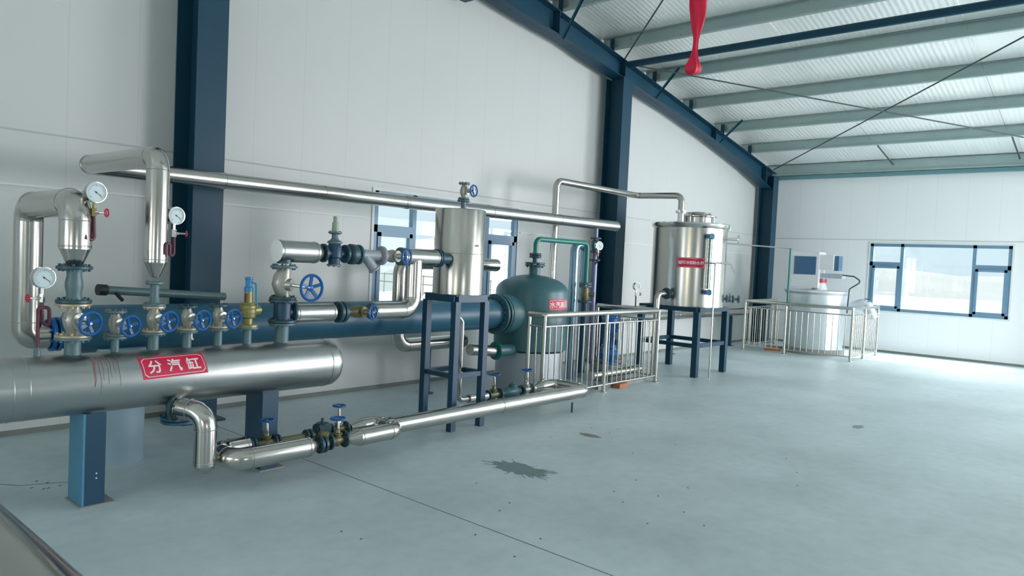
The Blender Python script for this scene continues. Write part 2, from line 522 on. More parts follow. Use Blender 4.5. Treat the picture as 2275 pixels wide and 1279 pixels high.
def wall_x(x, y0, y1, holes, name, m, thick, top):
    bm = bmn(); cuts = sorted({y0, y1} | {h[0] for h in holes} | {h[1] for h in holes})
    for a, b in zip(cuts[:-1], cuts[1:]):
        hs = [h for h in holes if h[0] <= a + 1e-6 and h[1] >= b - 1e-6]
        if hs:
            h = hs[0]
            if h[2] > 0: box2(bm, (x, a, 0), (x + thick, b, h[2]))
            box2(bm, (x, a, h[3]), (x + thick, b, top))
        else: box2(bm, (x, a, 0), (x + thick, b, top))
    return struct(name, bm, m)


ZW0, ZW1 = 0.93, 2.43
GW = (5.52, 8.2)
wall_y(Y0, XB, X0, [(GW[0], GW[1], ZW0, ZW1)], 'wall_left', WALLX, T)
FW = (1.93, 4.6)
wall_x(X0, YR, Y0, [(FW[0], FW[1], ZW0, ZW1), (-5.2, -1.2, 0.0, 4.0)], 'wall_far', WALLY, T, TOPZ + .03)
wall_x(XB - T, YR, Y0, [(a - 1.335, a + 1.335, ZW0, ZW1) for a in (3.3, -2.7)], 'wall_back', WALLY, T, ceil_z(XB) + .03)
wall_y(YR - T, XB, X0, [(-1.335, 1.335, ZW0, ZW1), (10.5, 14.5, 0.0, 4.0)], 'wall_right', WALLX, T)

bm = bmn()
prism(bm, [(RX, YR - .1, ceil_z(RX)), (X0 + .1, YR - .1, ceil_z(X0 + .1)), (X0 + .1, YR - .1, ceil_z(X0 + .1) + .1), (RX, YR - .1, ceil_z(RX) + .1)], (0, Y0 + .2 - YR, 0))
prism(bm, [(XB - .1, YR - .1, ceil_z(XB - .1)), (RX, YR - .1, ceil_z(RX)), (RX, YR - .1, ceil_z(RX) + .1), (XB - .1, YR - .1, ceil_z(XB - .1) + .1)], (0, Y0 + .2 - YR, 0))
struct('ceiling', bm, CEIL)

# panel seams and skirting
n = 0
for lo, hi, m in (((XB, Y0 - .006, 2.535), (X0, Y0, 2.548), SEAM), ((XB, Y0 - .012, 2.083), (GW[0] - .06, Y0, 2.10), TRIMW), ((GW[1] + .06, Y0 - .012, 2.07), (X0, Y0, 2.088), TRIMW),
                  ((X0 - .006, YR, 2.505), (X0, Y0, 2.517), SEAM)):
    n += 1; bm = bmn(); box2(bm, lo, hi); struct('trim_%d' % n, bm, m)
bm = bmn(); box2(bm, (XB, Y0 - .02, 0), (X0, Y0, .045)); struct('baseboard_left', bm, SKIRT)
bm = bmn(); box2(bm, (X0 - .02, YR, 0), (X0, Y0 - .02, .045)); struct('baseboard_far', bm, SKIRT)
bm = bmn(); box2(bm, (X0 - .05, Y0 - .05, 0), (X0, Y0, 4.2)); n += 1; struct('trim_%d' % n, bm, TRIMW)


def window(idx, axis, c, lo, hi, flip=1):
    """three-light window: side casements under top lights, one large fixed pane. axis 'x' -> wall plane x=c"""
    def B(bm, u0, u1, z0, z1, d0, d1):
        if axis == 'x': box2(bm, (c + d0 * flip, u0, z0), (c + d1 * flip, u1, z1))
        else: box2(bm, (u0, c + d0 * flip, z0), (u1, c + d1 * flip, z1))
    f = 0.065; side = 0.62; tz = 1.93
    bm = bmn(); z0, z1 = ZW0, ZW1
    B(bm, lo, hi, z0, z0 + f, 0, .07); B(bm, lo, hi, z1 - f, z1, 0, .07)
    B(bm, lo, lo + f, z0, z1, 0, .07); B(bm, hi - f, hi, z0, z1, 0, .07)
    B(bm, lo + side, lo + side + f, z0, z1, 0, .07); B(bm, hi - side - f, hi - side, z0, z1, 0, .07)
    B(bm, lo, lo + side, tz, tz + .09, 0, .07); B(bm, hi - side, hi, tz, tz + .09, 0, .07)
    wf = struct('window_%d' % idx, bm, WFRAME)
    for a, b in ((lo + f, lo + side), (hi - side, hi - f)):
        bm = bmn(); k = .05
        B(bm, a, b, z0 + f, z0 + f + k, -.015, .05); B(bm, a, b, tz - k, tz, -.015, .05)
        B(bm, a, a + k, z0 + f, tz, -.015, .05); B(bm, b - k, b, z0 + f, tz, -.015, .05)
        obj('casement', bm, WFRAME, wf)
    bm = bmn(); B(bm, lo + .02, hi - .02, z0 + .02, z1 - .02, .028, .034); obj('pane', bm, GLASS, wf)
    bm = bmn(); e = .035
    for q in ((lo - e, lo, z0 - e, z1 + e), (hi, hi + e, z0 - e, z1 + e), (lo, hi, z1, z1 + e), (lo, hi, z0 - e, z0)):
        B(bm, *q, -.012, 0.0)
    obj('window_trim', bm, TRIMW, wf)
    return wf


window(1, 'y', Y0, GW[0], GW[1])
window(2, 'x', X0, FW[0], FW[1])
for i, a in enumerate((3.3, -2.7)): window(3 + i, 'x', XB, a - 1.335, a + 1.335, -1)
window(5, 'y', YR, -1.335, 1.335, -1)


# steel frame of the gable wall
def column(x, label, y0=6.58, y1=6.93, w=.28, ztop=5.0):
    t = thing('steel_column', label, 'column', (x + w / 2, (y0 + y1) / 2, 0))
    bm = bmn()
    box2(bm, (x, y0, .0), (x + w, y0 + .014, ztop)); obj('front_flange', bm, BLUE, t)
    bm = bmn(); box2(bm, (x + w / 2 - .005, y0 + .014, 0), (x + w / 2 + .005, y1 - .014, ztop)); obj('web', bm, BLUE, t)
    bm = bmn(); box2(bm, (x, y1 - .014, 0), (x + w, y1, ztop)); obj('rear_flange', bm, BLUE, t)
    bm = bmn(); box2(bm, (x - .06, y0 - .06, 0), (x + w + .06, y1 + .03, .02)); obj('base_plate', bm, BLUE, t)
    return t


raft = lambda x: 3.95 + SL * (X0 - x)
column(3.09, 'wide dark blue steel column standing behind the left end pipes and gauges', y0=6.58, y1=7.01, w=.29, ztop=raft(3.3) - .12)
column(10.2, 'dark blue steel column in the middle of the left wall, behind the long pipe end', ztop=4.78)
column(16.86, 'dark blue steel column in the far corner beside the long side wall', w=.3, ztop=3.95)

t = thing('roof_rafter', 'dark blue tapered steel roof beam sloping down along the left wall', 'beam', (10.3, 6.76, 4.9))
lowpts = [(1.5, 6.0), (3.3, 5.75), (5.5, 5.37), (7.53, 5.10), (8.0, 5.055), (8.88, 4.985), (9.48, 4.88), (10.14, 4.80), (11.0, 4.69), (12.18, 4.55), (13.7, 4.31), (15.5, 3.975), (16.84, 3.655)]
bm = bmn(); rtop = lambda x: raft(x) if x >= RX else raft(RX) - SL * (RX - x); lw = lowpts + [(17.2, 3.62)]
for (xa, za), (xb, zb) in zip(lw[:-1], lw[1:]): prism(bm, [(xa, 6.755, za), (xb, 6.755, zb), (xb, 6.755, rtop(xb)), (xa, 6.755, rtop(xa))], (0, .01, 0))
obj('web', bm, BLUE, t)
bm = bmn()
lp = lowpts + [(17.2, 3.62)]
for (xa, za), (xb, zb) in zip(lp[:-1], lp[1:]): prism(bm, [(xa, 6.64, za), (xb, 6.64, zb), (xb, 6.64, zb + .012), (xa, 6.64, za + .012)], (0, .24, 0))
obj('bottom_flange', bm, BLUE, t)
bm = bmn()
for (xa, xb) in ((1.5, RX), (RX, 17.2)):
    za = raft(xa) if xa >= RX else raft(RX) - SL * (RX - xa); zb = raft(xb)
    prism(bm, [(xa, 6.64, za - .012), (xb, 6.64, zb - .012), (xb, 6.64, zb), (xa, 6.64, za)], (0, .24, 0))
obj('top_flange', bm, BLUE, t)
for x in (15.87, 14.43, 12.98, 11.55, 10.15, 8.72, 7.30):
    bm = bmn(); box2(bm, (x - .075, 6.72, raft(x) - .012), (x - .067, 6.80, ceil_z(x) - .03)); obj('purlin_cleat', bm, BLUE, t)
for x in (8.5, 10.34, 13.85, 16.55):
    zb = [za + (zb_ - za) * (x - xa) / (xb - xa) for (xa, za), (xb, zb_) in zip(lp[:-1], lp[1:]) if xa <= x <= xb][0]
    bm = bmn(); box2(bm, (x - .006, 6.645, zb), (x + .006, 6.875, raft(x) - .01)); obj('stiffener_plate', bm, BLUE, t)
for k in range(7):
    for yy in (6.68, 6.72): bm = bmn(); lathe(bm, [(0, 0), (.014, 0), (.014, .02), (0, .02)], (16.545, yy, 3.78 + k * .055), (-1, 0, 0), 6); obj('bolt', bm, BLUE, t)

bm = bmn(); prism(bm, [(6.6, 6.60, 5.22), (6.78, 6.60, 5.19), (6.78, 6.60, 5.02), (6.66, 6.60, 5.02)], (0, .3, 0))
tag(obj('rafter_bracket', bm, BLUE), 'short dark steel bracket under the roof beam at the top edge', 'bracket')

# next portal frame out on the open side, carrying the far ends of purlins and brace rods
bm = bmn()
for (xa, za), (xb, zb) in zip(lw[:-1], lw[1:]):
    prism(bm, [(xa, .245, za), (xb, .245, zb), (xb, .245, rtop(xb)), (xa, .245, rtop(xa))], (0, .01, 0))
    prism(bm, [(xa, .15, za), (xb, .15, zb), (xb, .15, zb + .012), (xa, .15, za + .012)], (0, .2, 0))
    prism(bm, [(xa, .15, rtop(xa) - .012), (xb, .15, rtop(xb) - .012), (xb, .15, rtop(xb)), (xa, .15, rtop(xa))], (0, .2, 0))
box2(bm, (17.2, .15, 0), (17.6, .35, 3.9))
struct('beam', bm, BLUE)

# eave strut, purlins, tie beam
def cee(bm, x, z, y0, y1, h=.2, f=.07):
    """C section running along y, web at x, bottom flange pointing to -x"""
    box2(bm, (x - .004, y0, z), (x, y1, z + h))
    box2(bm, (x - f, y0, z), (x - .004, y1, z + .004)); box2(bm, (x - f, y0, z + h - .004), (x - .004, y1, z + h))
    box2(bm, (x - f, y0, z + .004), (x - f + .004, y1, z + .02))


names = {0: 'lowest roof purlin, next above the eave strut', 1: 'second roof purlin above the eave strut', 2: 'third roof purlin above the eave strut', 3: 'fourth roof purlin up, passing behind the knotted end of the red cloth',
         4: 'fifth roof purlin up, directly above the dark blue tie beam', 5: 'sixth roof purlin up, crossing behind the narrow neck of the red cloth', 6: 'seventh roof purlin up, meeting the roof beam near the top edge'}
px = [15.87, 14.43, 12.98, 11.55, 10.15, 8.72, 7.30, 5.9, 4.5]
for i, x in enumerate(px[:7]):
    bm = bmn(); cee(bm, x, ceil_z(x) - .2, YR + .05, 6.98)
    for yy in (6.45, 5.55):
        for zz in (.06, .14): lathe(bm, [(0, 0), (.012, 0), (.012, .015), (0, .015)], (x - .004, yy, ceil_z(x) - .2 + zz), (-1, 0, 0), 6)
    tag(obj('roof_purlin', bm, GALV), 'galvanised ' + names[i], 'purlin', 'roof purlins')
bm = bmn(); cee(bm, 17.55, 4.02, YR + .05, 6.98, .24, .08); t = obj('eave_strut', bm, GALV)
tag(t, 'galvanised eave strut along the top of the far wall', 'strut')
bm = bmn(); box2(bm, (17.56, YR + .05, 3.93), (17.68, 6.9, 4.01)); tag(obj('eave_girt', bm, mat('girt_teal_paint', srgb(104, 146, 152), .45)), 'blue green girt running just below the eave strut on the far wall', 'girt')
bm = bmn(); cyl(bm, (10.4, YR + .05, 5.02), (10.4, 6.64, 5.02), .056, 20)
t = obj('tie_beam', bm, BLUE); tag(t, 'dark blue tie beam spanning right from the roof beam joint', 'beam')


def rod(name, a, b, r, label, m=ROD, group=None, cat='rod'):
    bm = bmn(); cyl(bm, a, b, r, 10); return tag(obj(name, bm, m), label, cat, group)


rz = lambda x: 3.93 + SL * (X0 - x)
rod('brace_rod', (10.5, 6.62, rz(10.5)), (16.9, 0.37, rz(16.9)), .012, 'thin dark brace rod falling right from the tie beam joint', group='roof cross bracing')
rod('brace_rod', (16.85, 6.6, rz(16.85) + .02), (10.6, 0.37, rz(10.6) + .02), .012, 'thin dark brace rod rising right from the far corner column top', group='roof cross bracing')
rod('brace_rod', (10.25, 6.62, rz(10.25)), (4.2, .37, rz(4.2)), .012, 'thin dark brace rod rising behind the red cloth to the top edge', group='roof cross bracing')
for i, (x, zz) in enumerate(((8.55, 4.99), (11.3, 4.67), (13.95, 4.3))):
    lab = ('flange brace at the top left end of the roof beam', 'flange brace just below the red cloth knot', 'flange brace on the lower half of the roof beam')[i]
    bm = bmn(); a = V((x, 6.62, zz - .02)); b = V((x - .25, 6.05, ceil_z(x) - .19)); bar(bm, a, b, .045, .006)
    bar(bm, a + V((.02, 0, .0)), b + V((.02, 0, 0)), .006, .045)
    tag(obj('flange_brace', bm, BLUE), 'dark steel angle ' + lab, 'brace', 'flange braces')
for i, (xa, xb) in enumerate(zip(px[1:5], px[:4])):
    for j, y in enumerate((4.25, 1.95)):
        rod('sag_rod', (xa, y, ceil_z(xa) - .08), (xb, y, ceil_z(xb) - .08), .006,
            'thin bright sag rod %s row, between purlins %s' % (('nearer the roof beam', 'farther out')[j], ('one and two', 'two and three', 'three and four', 'four and five')[i]), CHROME, 'sag rods between purlins')
for y, lab in ((4.2, 'dark strut tube between eave strut and lowest purlin, nearer the corner'), (1.9, 'dark strut tube between eave strut and lowest purlin, near the right edge')):
    rod('strut_tube', (15.87, y, ceil_z(15.87) - .1), (17.5, y, ceil_z(17.5) - .12), .016, lab, ROD, 'eave strut tubes')

# ------------------------------------------------------------------ outside
bm = bmn(); box2(bm, (-60, Y0 + .12, -.5), (160, 140, -.25)); box2(bm, (X0 + .12, -100, -.5), (160, Y0 + .12, -.25)); struct('ground', bm, SAND)


def hills(name, pts, h, base, depth, label):
    """low rolling ridge, a solid mound with a front and back slope"""
    bm = bmn(); rows = []
    random.seed(11)
    nr = 5
    for k, (x, y) in enumerate(pts):
        hh = h * (0.55 + 0.45 * math.sin(k * 0.55 + 1) * math.cos(k * .21)) + h * .3
        d = V((x, y, 0)).normalized(); row = []
        for j in range(nr):
            f = j / (nr - 1); row.append(bm.verts.new(V((x, y, base)) + d * depth * (f - .5) + V((0, 0, hh * math.sin(PI * f)))))
        rows.append(row)
    for a, b in zip(rows[:-1], rows[1:]):
        for j in range(nr - 1): bm.faces.new((a[j], b[j], b[j + 1], a[j + 1]))
        bm.faces.new((a[0], a[-1], b[-1], b[0]))
    o = struct(name, bm, HILL); return o


hills('hills_far', [(120 + 12 * math.sin(k * .3), -60 + k * 6, 0)[:2] for k in range(24)], 6.0, -.3, 40, '')
hills('hills_left', [(-10 + k * 6, 95 + 6 * math.sin(k * .4)) for k in range(22)], 5.0, -.3, 30, '')
bm = bmn(); box2(bm, (14, 30, -.25), (26, 36, 2.9)); tag(obj('outbuilding', bm, WHITEM), 'low white building seen through the left wall window', 'building')
bm = bmn()
for k in range(40): cyl(bm, (24 + k * .0, -20 + k * 1.5, -.25), (24, -20 + k * 1.5, .75), .03, 6)
bar(bm, (24, -20, .7), (24, 40, .7), .03, .05); bar(bm, (24, -20, .3), (24, 40, .3), .03, .05)
tag(obj('site_fence', bm, PALEF), 'thin pale post fence outside beyond the far wall window', 'fence')


# ------------------------------------------------------------------ steam header
HY, HZ, HR = 4.95, 0.76, 0.19
hd = thing('steam_header', 'large horizontal steam header in steel cladding with red sign, on two blue legs', 'pressure vessel', (1.7, HY, 0))
bm = bmn()
lathe(bm, [(0, -2.6), (HR * .8, -2.57), (HR, -2.48), (HR, 1.71), (HR * .97, 1.77), (HR * .86, 1.805), (0, 1.81)], (1.7, HY, HZ), (1, 0, 0), 64)
beads(bm, HR, [((x, HY, HZ), (1, 0, 0)) for x in (1.15, 1.25, 1.33, 3.40)])
obj('shell', bm, STEEL2, hd)
bm = bmn()      # rusty water marks running down the cladding
for k in range(7):
    x0 = 1.68 + k * .022 + random.uniform(-.004, .004); a0 = math.radians(70 - random.uniform(0, 12)); a1 = math.radians(random.uniform(-40, 5) if k < 2 else random.uniform(-5, 25)); w2 = .0016 if k else .006
    prev = None
    for j in range(12):
        f = j / 11; a = a0 + (a1 - a0) * f; xx = x0 + .0022 * math.sin(j * .9 + k) - (.012 * f if k == 0 else 0)
        q = [bm.verts.new((xx + s * w2 * (1.6 - f), HY - (HR + .0012) * math.cos(a), HZ + (HR + .0012) * math.sin(a))) for s in (-1, 1)]
        if prev: bm.faces.new((prev[0], prev[1], q[1], q[0]))
        prev = q
obj('rust_streaks', bm, mat('rust_streak', srgb(128, 104, 96), 0.6), hd, 'thin brown drip marks')


def hsurf(xc, ac):
    def f(u, v, lift):
        # the sign is stuck on slightly askew
        uu = u + v * -0.10; vv = v + u * 0.028
        a = math.radians(ac) + vv / HR
        return V((xc + uu, HY - (HR + lift) * math.cos(a), HZ + (HR + lift) * math.sin(a)))
    return f


sign_bits(hd, 0.425, 0.155, '分汽缸', 0.092, hsurf(2.157, 31.5), 0.125)
NOZ = [(1.60, .046, .102, 1.055), (1.845, .024, .07, 1.05), (2.085, .034, .078, 1.065), (2.31, .030, .072, 1.07), (2.535, .028, .072, 1.075), (2.76, .030, .078, 1.075), (3.045, .052, .1, 1.095)]
for i, (x, r, rf, zt) in enumerate(NOZ):
    bm = bmn(); cyl(bm, (x, HY, HZ + HR * .9), (x, HY, zt), r, 24); nz = obj('nozzle', bm, CASTG, hd)
    bm = bmn(); flange(bm, (x, HY, zt - .008), (0, 0, 1), rf, .016, 8); obj('flange', bm, CASTG, nz)
bm = bmn(); cyl(bm, (2.27, HY, HZ - HR * .9), (2.27, HY, .46), .05, 24); nz = obj('drain_nozzle', bm, CASTG, hd)
bm = bmn(); flange(bm, (2.27, HY, .465), (0, 0, 1), .115, .02, 8); flange(bm, (2.27, HY, .44), (0, 0, 1), .115, .02, 8, bolts=False); obj('flange', bm, TEALV, nz, 'blue green')
for x, lab in ((1.635, 0), (2.84, 1)):
    bm = bmn(); w = .1
    zt = HZ - HR * .92
    box2(bm, (x - .0, HY - .11, 0), (x + .012, HY + .13, zt)); g1 = obj('support_leg', bm, LEGLIT if lab == 0 else DKBLUE, hd)  # near leg's left face is a lighter blue, its light painted into the colour
    bm = bmn(); box2(bm, (x + .012, HY - .11, 0), (x + .13, HY - .098, zt)); box2(bm, (x + .012, HY + .118, 0), (x + .13, HY + .13, zt)); obj('leg_flange', bm, DKBLUE, g1, 'darker blue')
    bm = bmn(); box2(bm, (x - .015, HY - .13, 0), (x + .19, HY + .14, .012)); obj('foot_plate', bm, CONC, g1)
bm = bmn()
for z in (.175, .205): lathe(bm, [(0, 0), (.005, 0), (.005, .002), (0, .002)], (1.715, HY - .11, z), (0, -1, 0), 10)
obj('bolt_hole', bm, WHITEL, hd, 'two small pale holes in the near leg')

# valves on the header
ZV = lambda i: NOZ[i][3]
FACE = (0.25, -1, -0.05)
# the tall left branch: globe valve, then a check piece up to the cone
L0 = .21
valve('globe_valve', 'blue handwheel globe valve under the thick bent pipe, leftmost on the steam header', 'valve', (1.60, HY, ZV(0) + L0 / 2), (0, 0, 1), FACE, L0, .1, .052, .17, .078, mbon=SILV, mfl=PALEF, wl='blue')
t = thing('check_valve', 'grey flanged check valve between the left globe valve and the thick pipe cone', 'valve', (1.60, HY, 1.27))
z0 = ZV(0) + L0
bm = bmn(); lathe(bm, [(0, .02), (.045, .02), (.042, .06), (.05, .1), (.05, .13), (.042, .17), (.045, .225), (0, .225)], (1.6, HY, z0), (0, 0, 1), 28); obj('valve_body', bm, CASTG, t)
for z in (.012, .22): 
    bm = bmn(); flange(bm, (1.6, HY, z0 + z), (0, 0, 1), .1, .02, 8); obj('flange', bm, DARKF, t)
# next branches
def hv(i, L, rf, rb, label, rw=.073, stem=.15, fm=PALEF, **k):
    x = NOZ[i][0]
    return valve('globe_valve', label, 'valve', (x, HY, ZV(i) + L / 2), (0, 0, 1), FACE, L, rf, rb, stem, rw, mfl=fm, group='globe valves on the steam header', **k)


hv(1, .165, .066, .036, 'blue wheel globe valve with grey flanges, second on the header from the thick pipe', fm=CASTG)
hv(2, .175, .07, .04, 'blue wheel globe valve under the thin cone pipe, above the red sign on the header')
hv(3, .17, .066, .036, 'open topped blue wheel globe valve, next beyond the one under the cone', mfl2=DARKF)
hv(4, .17, .066, .036, 'open topped blue wheel globe valve right beside the brass safety valve', mfl2=DARKF)
t = thing('check_valve', 'slim grey flanged valve between globe valve and the thin pipe cone', 'valve', (2.085, HY, ZV(2) + .2))
z0 = ZV(2) + .175
bm = bmn(); lathe(bm, [(0, .0), (.05, .0), (.03, .04), (.026, .09), (.03, .15), (0, .15)], (2.085, HY, z0), (0, 0, 1), 24); obj('valve_body', bm, CASTG, t)
for z in (.008, .155):
    bm = bmn(); flange(bm, (2.085, HY, z0 + z), (0, 0, 1), .058 if z > .1 else .07, .016, 8); obj('flange', bm, CASTG, t)
bm = bmn()
for k in range(8):
    a0 = -.9 + k * .22; a1 = a0 + .22
    p = [V((2.352 + .03 * math.cos(a0 + PI), HY - .03, 1.03 + .038 * math.sin(-a0))), V((2.352 + .03 * math.cos(a1 + PI), HY - .03, 1.03 + .038 * math.sin(-a1)))]
    prism(bm, [p[0], p[1], p[1] + V((.013, -.002, .002)), p[0] + V((.013, -.002, .002))], (0, -.001, 0))
tag(obj('paper_tag', bm, WHITEL), 'small curled white paper tag on the third open nozzle of the header', 'tag')
# brass safety valve
t = thing('safety_valve', 'brass spring safety valve with light blue cap and lever on the header', 'valve', (2.76, HY, ZV(5)))
z0 = ZV(5)
bm = bmn(); lathe(bm, [(0, 0), (.075, 0), (.075, .016), (.034, .02), (.034, .06), (.052, .07), (.058, .10), (.058, .155), (.05, .165), (.05, .175), (.03, .18), (.028, .27), (0, .27)], (2.76, HY, z0), (0, 0, 1), 30)
cyl(bm, (2.76, HY, z0 + .12), (2.86, HY + .03, z0 + .12), .036, 20); obj('valve_body', bm, BRASS, t)
bm = bmn(); torus(bm, (2.76, HY, z0 + .135), (0, 0, 1), .056, .006); torus(bm, (2.76, HY, z0 + .1), (0, 0, 1), .056, .005); torus(bm, (2.76, HY, z0 + .172), (0, 0, 1), .05, .006); obj('ring', bm, BRASS, t)
bm = bmn(); lathe(bm, [(0, .26), (.032, .26), (.032, .29), (.024, .3), (.024, .345), (.029, .35), (.029, .365), (0, .37)], (2.76, HY, z0), (0, 0, 1), 20); obj('cap', bm, mat('light_blue_enamel', srgb(36, 132, 190), .35), t, 'light blue')
bm = bmn(); sweep(bm, fillet([(2.77, HY - .02, z0 + .33), (2.80, HY - .03, z0 + .32), (2.812, HY - .03, z0 + .15)], .01, 3), .007, 10); obj('lever', bm, mat('lever_blue_enamel', srgb(24, 140, 176), .35), t, 'light blue')
bm = bmn(); cyl(bm, (2.722, HY - .03, z0 + .18), (2.722, HY - .03, z0 + .25), .006, 8)
for k in range(6): torus(bm, (2.722, HY - .03, z0 + .19 + k * .011), (0, 0, 1), .008, .0025, 14, 6)
obj('spring', bm, MAROON, t, 'dark red')
# tall right branch: tee, then angled silver globe valve with large blue wheel
t = thing('pipe_tee', 'dark flanged pipe tee at the right end of the steam header', 'pipe fitting', (3.045, HY, 1.10))
bm = bmn(); cyl(bm, (3.045, HY, 1.10), (3.045, HY, 1.28), .066, 28); cyl(bm, (3.045, HY, 1.175), (3.13, HY, 1.175), .055, 24); obj('tee_body', bm, DKBLUE, t)
for z in (1.108, 1.265):
    bm = bmn(); flange(bm, (3.045, HY, z), (0, 0, 1), .105, .02, 8); obj('flange', bm, DARKF, t)
bm = bmn(); flange(bm, (3.125, HY, 1.175), (1, 0, 0), .085, .018, 8); obj('flange', bm, DARKF, t)
t = thing('globe_valve', 'large silver globe valve with big blue handwheel at the header right end', 'valve', (3.045, HY, 1.40))
bm = bmn(); sweep(bm, [(3.045, HY, 1.275), (3.045, HY, 1.30), (3.03, HY, 1.345), (3.02, HY, 1.39), (3.03, HY, 1.44), (3.045, HY, 1.49), (3.045, HY, 1.53)], .05, 24, True, [.047, .047, .056, .066, .064, .052, .047])
torus(bm, (3.03, HY, 1.40), (.35, .1, 1), .058, .012); lathe(bm, [(0, 0), (.05, 0), (.046, .09), (0, .09)], (3.03, HY, 1.39), (.5, -.86, .0), 22); obj('valve_body', bm, SILV, t)
for z in (1.285, 1.525):
    bm = bmn(); flange(bm, (3.045, HY, z), (0, 0, 1), .1, .018, 8); obj('flange', bm, DARKF if z < 1.4 else CASTG, t)
bm = bmn(); cyl(bm, (3.06, HY - .07, 1.39), (3.15, HY - .2, 1.375), .012, 12); obj('stem', bm, CHROME, t)
wheel((3.165, HY - .2, 1.375), (.05, -1, .02), .108, WHEEL, t, 'large blue', spokes=5, rim=.1)

# ------------------------------------------------------------------ thick bent pipe on the left
def clad_pipe(name, label, pts, r, loc, m=STEEL, bend=None, cat='pipe', extra=None, n=4, step=.9, cone=None, group=None):
    t = thing(name, label, cat, loc, group)
    bm = bmn(); clad(bm, pts, r, bend, n, step=step)
    obj('cladding', bm, m, t)
    if cone:
        for (c0, c1, r0, r1) in cone:
            bm = bmn(); c0 = V(c0); c1 = V(c1); L = (c1 - c0).length
            lathe(bm, [(0, 0), (r0, 0), (r1, L), (0, L)], c0, c1 - c0, 28); obj('reducer_cone', bm, m, t)
    return t


p1 = clad_pipe('insulated_pipe', 'thick shiny clad pipe bending from the left header valve down behind to the floor vessel', [(1.60, HY, 1.60), (1.60, HY, 1.885), (1.62, 5.93, 1.885), (1.62, 5.93, .95), (1.75, 5.93, .95)], .09, (1.6, HY, 1.5), bend=.11,
               cone=[((1.6, HY, 1.615), (1.6, HY, 1.49), .0915, .04)])
t = thing('flange_joint', 'bright blue bolted flange joint low at the left end of the blue shell', 'flange', (1.8, 5.93, .95))
for x in (1.775, 1.815):
    bm = bmn(); flange(bm, (x, 5.93, .965), (1, 0, 0), .125, .024, 8, br=.013, bl=.03); obj('flange', bm, WHEEL, t)

# thin cone pipe rising to the long wall pipe
clad_pipe('insulated_pipe', 'tall clad pipe with cone foot rising beside the wide column, joined to the long pipe', [(2.085, HY, 1.53), (2.085, HY, 2.235), (2.10, 6.30, 2.25), (5.3, 6.2, 2.25)], .072, (2.085, HY, 1.44), bend=.09,
          cone=[((2.085, HY, 1.535), (2.085, HY, 1.43), .0735, .026)])
clad_pipe('insulated_pipe', 'long level clad pipe along the left wall ending in front of the middle column', [(5.3, 6.2, 2.25), (9.3, 6.0, 2.25)], .074, (7.4, 6.1, 2.25), m=STEEL2, step=1.1)

# ------------------------------------------------------------------ gauges
def gauge(name, label, c, n, pipe, wheelside, base_pt, m_cock=BRASS, rwheel=.026, R=.063):
    """dial at c facing n; pipe = points of the siphon from the dial down"""
    c = V(c); a, b, d = frame(n)
    t = thing(name, label, 'gauge', base_pt)
    bm = bmn(); lathe(bm, [(0, -.045), (R * .92, -.045), (R, -.04), (R, .0), (R * 1.03, .003), (R * 1.03, .008), (R * .93, .009), (R * .9, .002), (0, .002)], c, n, 40); obj('case', bm, CHROME, t)
    bm = bmn(); lathe(bm, [(0, .0022), (R * .9, .0022), (R * .9, .0035), (0, .0035)], c, n, 36); di = obj('dial_face', bm, DIAL, t, 'pale dial')
    bm = bmn()
    for k in range(21):
        th = math.radians(225 - k * 13.5); u = a * -math.cos(th) + b * math.sin(th)
        bar(bm, c + d * .0045 + u * R * (.68 if k % 5 else .6), c + d * .0045 + u * R * .8, .0018, .0008, d)
    th = math.radians(215); u = a * -math.cos(th) + b * math.sin(th)
    obj('scale_marks', bm, BLACK, di, 'black')
    bm = bmn(); bar(bm, c + d * .006 - u * R * .2, c + d * .006 + u * R * .62, .003, .001, d); lathe(bm, [(0, 0), (R * .09, 0), (0, .004)], c + d * .004, n, 12); obj('needle', bm, BLACK, di, 'black')
    bm = bmn(); z = c.z - R
    p = V((c.x, c.y, z)) - d * .02
    cyl(bm, p + V((0, 0, .012)), p - V((0, 0, .035)), .009, 12); lathe(bm, [(0, 0), (.016, 0), (.016, .05), (0, .05)], p - V((0, 0, .085)), (0, 0, 1), 6); obj('cock_valve', bm, m_cock, t)
    q = p - V((0, 0, .06)); ws = V(wheelside).normalized()
    bm = bmn(); cyl(bm, q, q + ws * .075, .006, 10); cyl(bm, q, q + ws * .03, .011, 8); obj('stem', bm, CHROME, t)
    wheel(q + ws * .078, ws, rwheel, REDW, t, 'small red', spokes=5, rim=.16)
    bm = bmn(); pts = [p - V((0, 0, .085))] + [V(x) for x in pipe]
    sweep(bm, fillet(pts, .022, 5), .0105, 12); obj('siphon_pipe', bm, MAROON, t, 'dark red bent pipe')
    return t


g = gauge('pressure_gauge', 'pressure gauge with red wheel cock standing on the left end of the header', (1.437, HY, 1.42), (.12, -1, 0), [(1.437, HY + .02, 1.15), (1.475, HY + .02, 1.12), (1.475, HY + .02, 1.24), (1.415, HY + .02, 1.24), (1.41, HY, 1.19), (1.41, HY, .96)], (-1, -.15, 0), (1.41, HY, .95), CHROME)
bm = bmn(); lathe(bm, [(0, 0), (.019, 0), (.019, .05), (.014, .052), (.014, .06), (0, .06)], (1.41, HY, .94), (0, 0, 1), 16); obj('socket', bm, CASTG, g)
gauge('pressure_gauge', 'pressure gauge with red wheel cock mounted on the thick bent pipe near its top', (1.69, HY - .06, 1.955), (.12, -1, 0), [(1.69, HY - .05, 1.67), (1.655, HY - .06, 1.655), (1.655, HY - .06, 1.76), (1.63, HY - .06, 1.76), (1.63, HY - .08, 1.66)], (.7, -.72, 0), (1.63, HY - .09, 1.66), BRASS, .028)
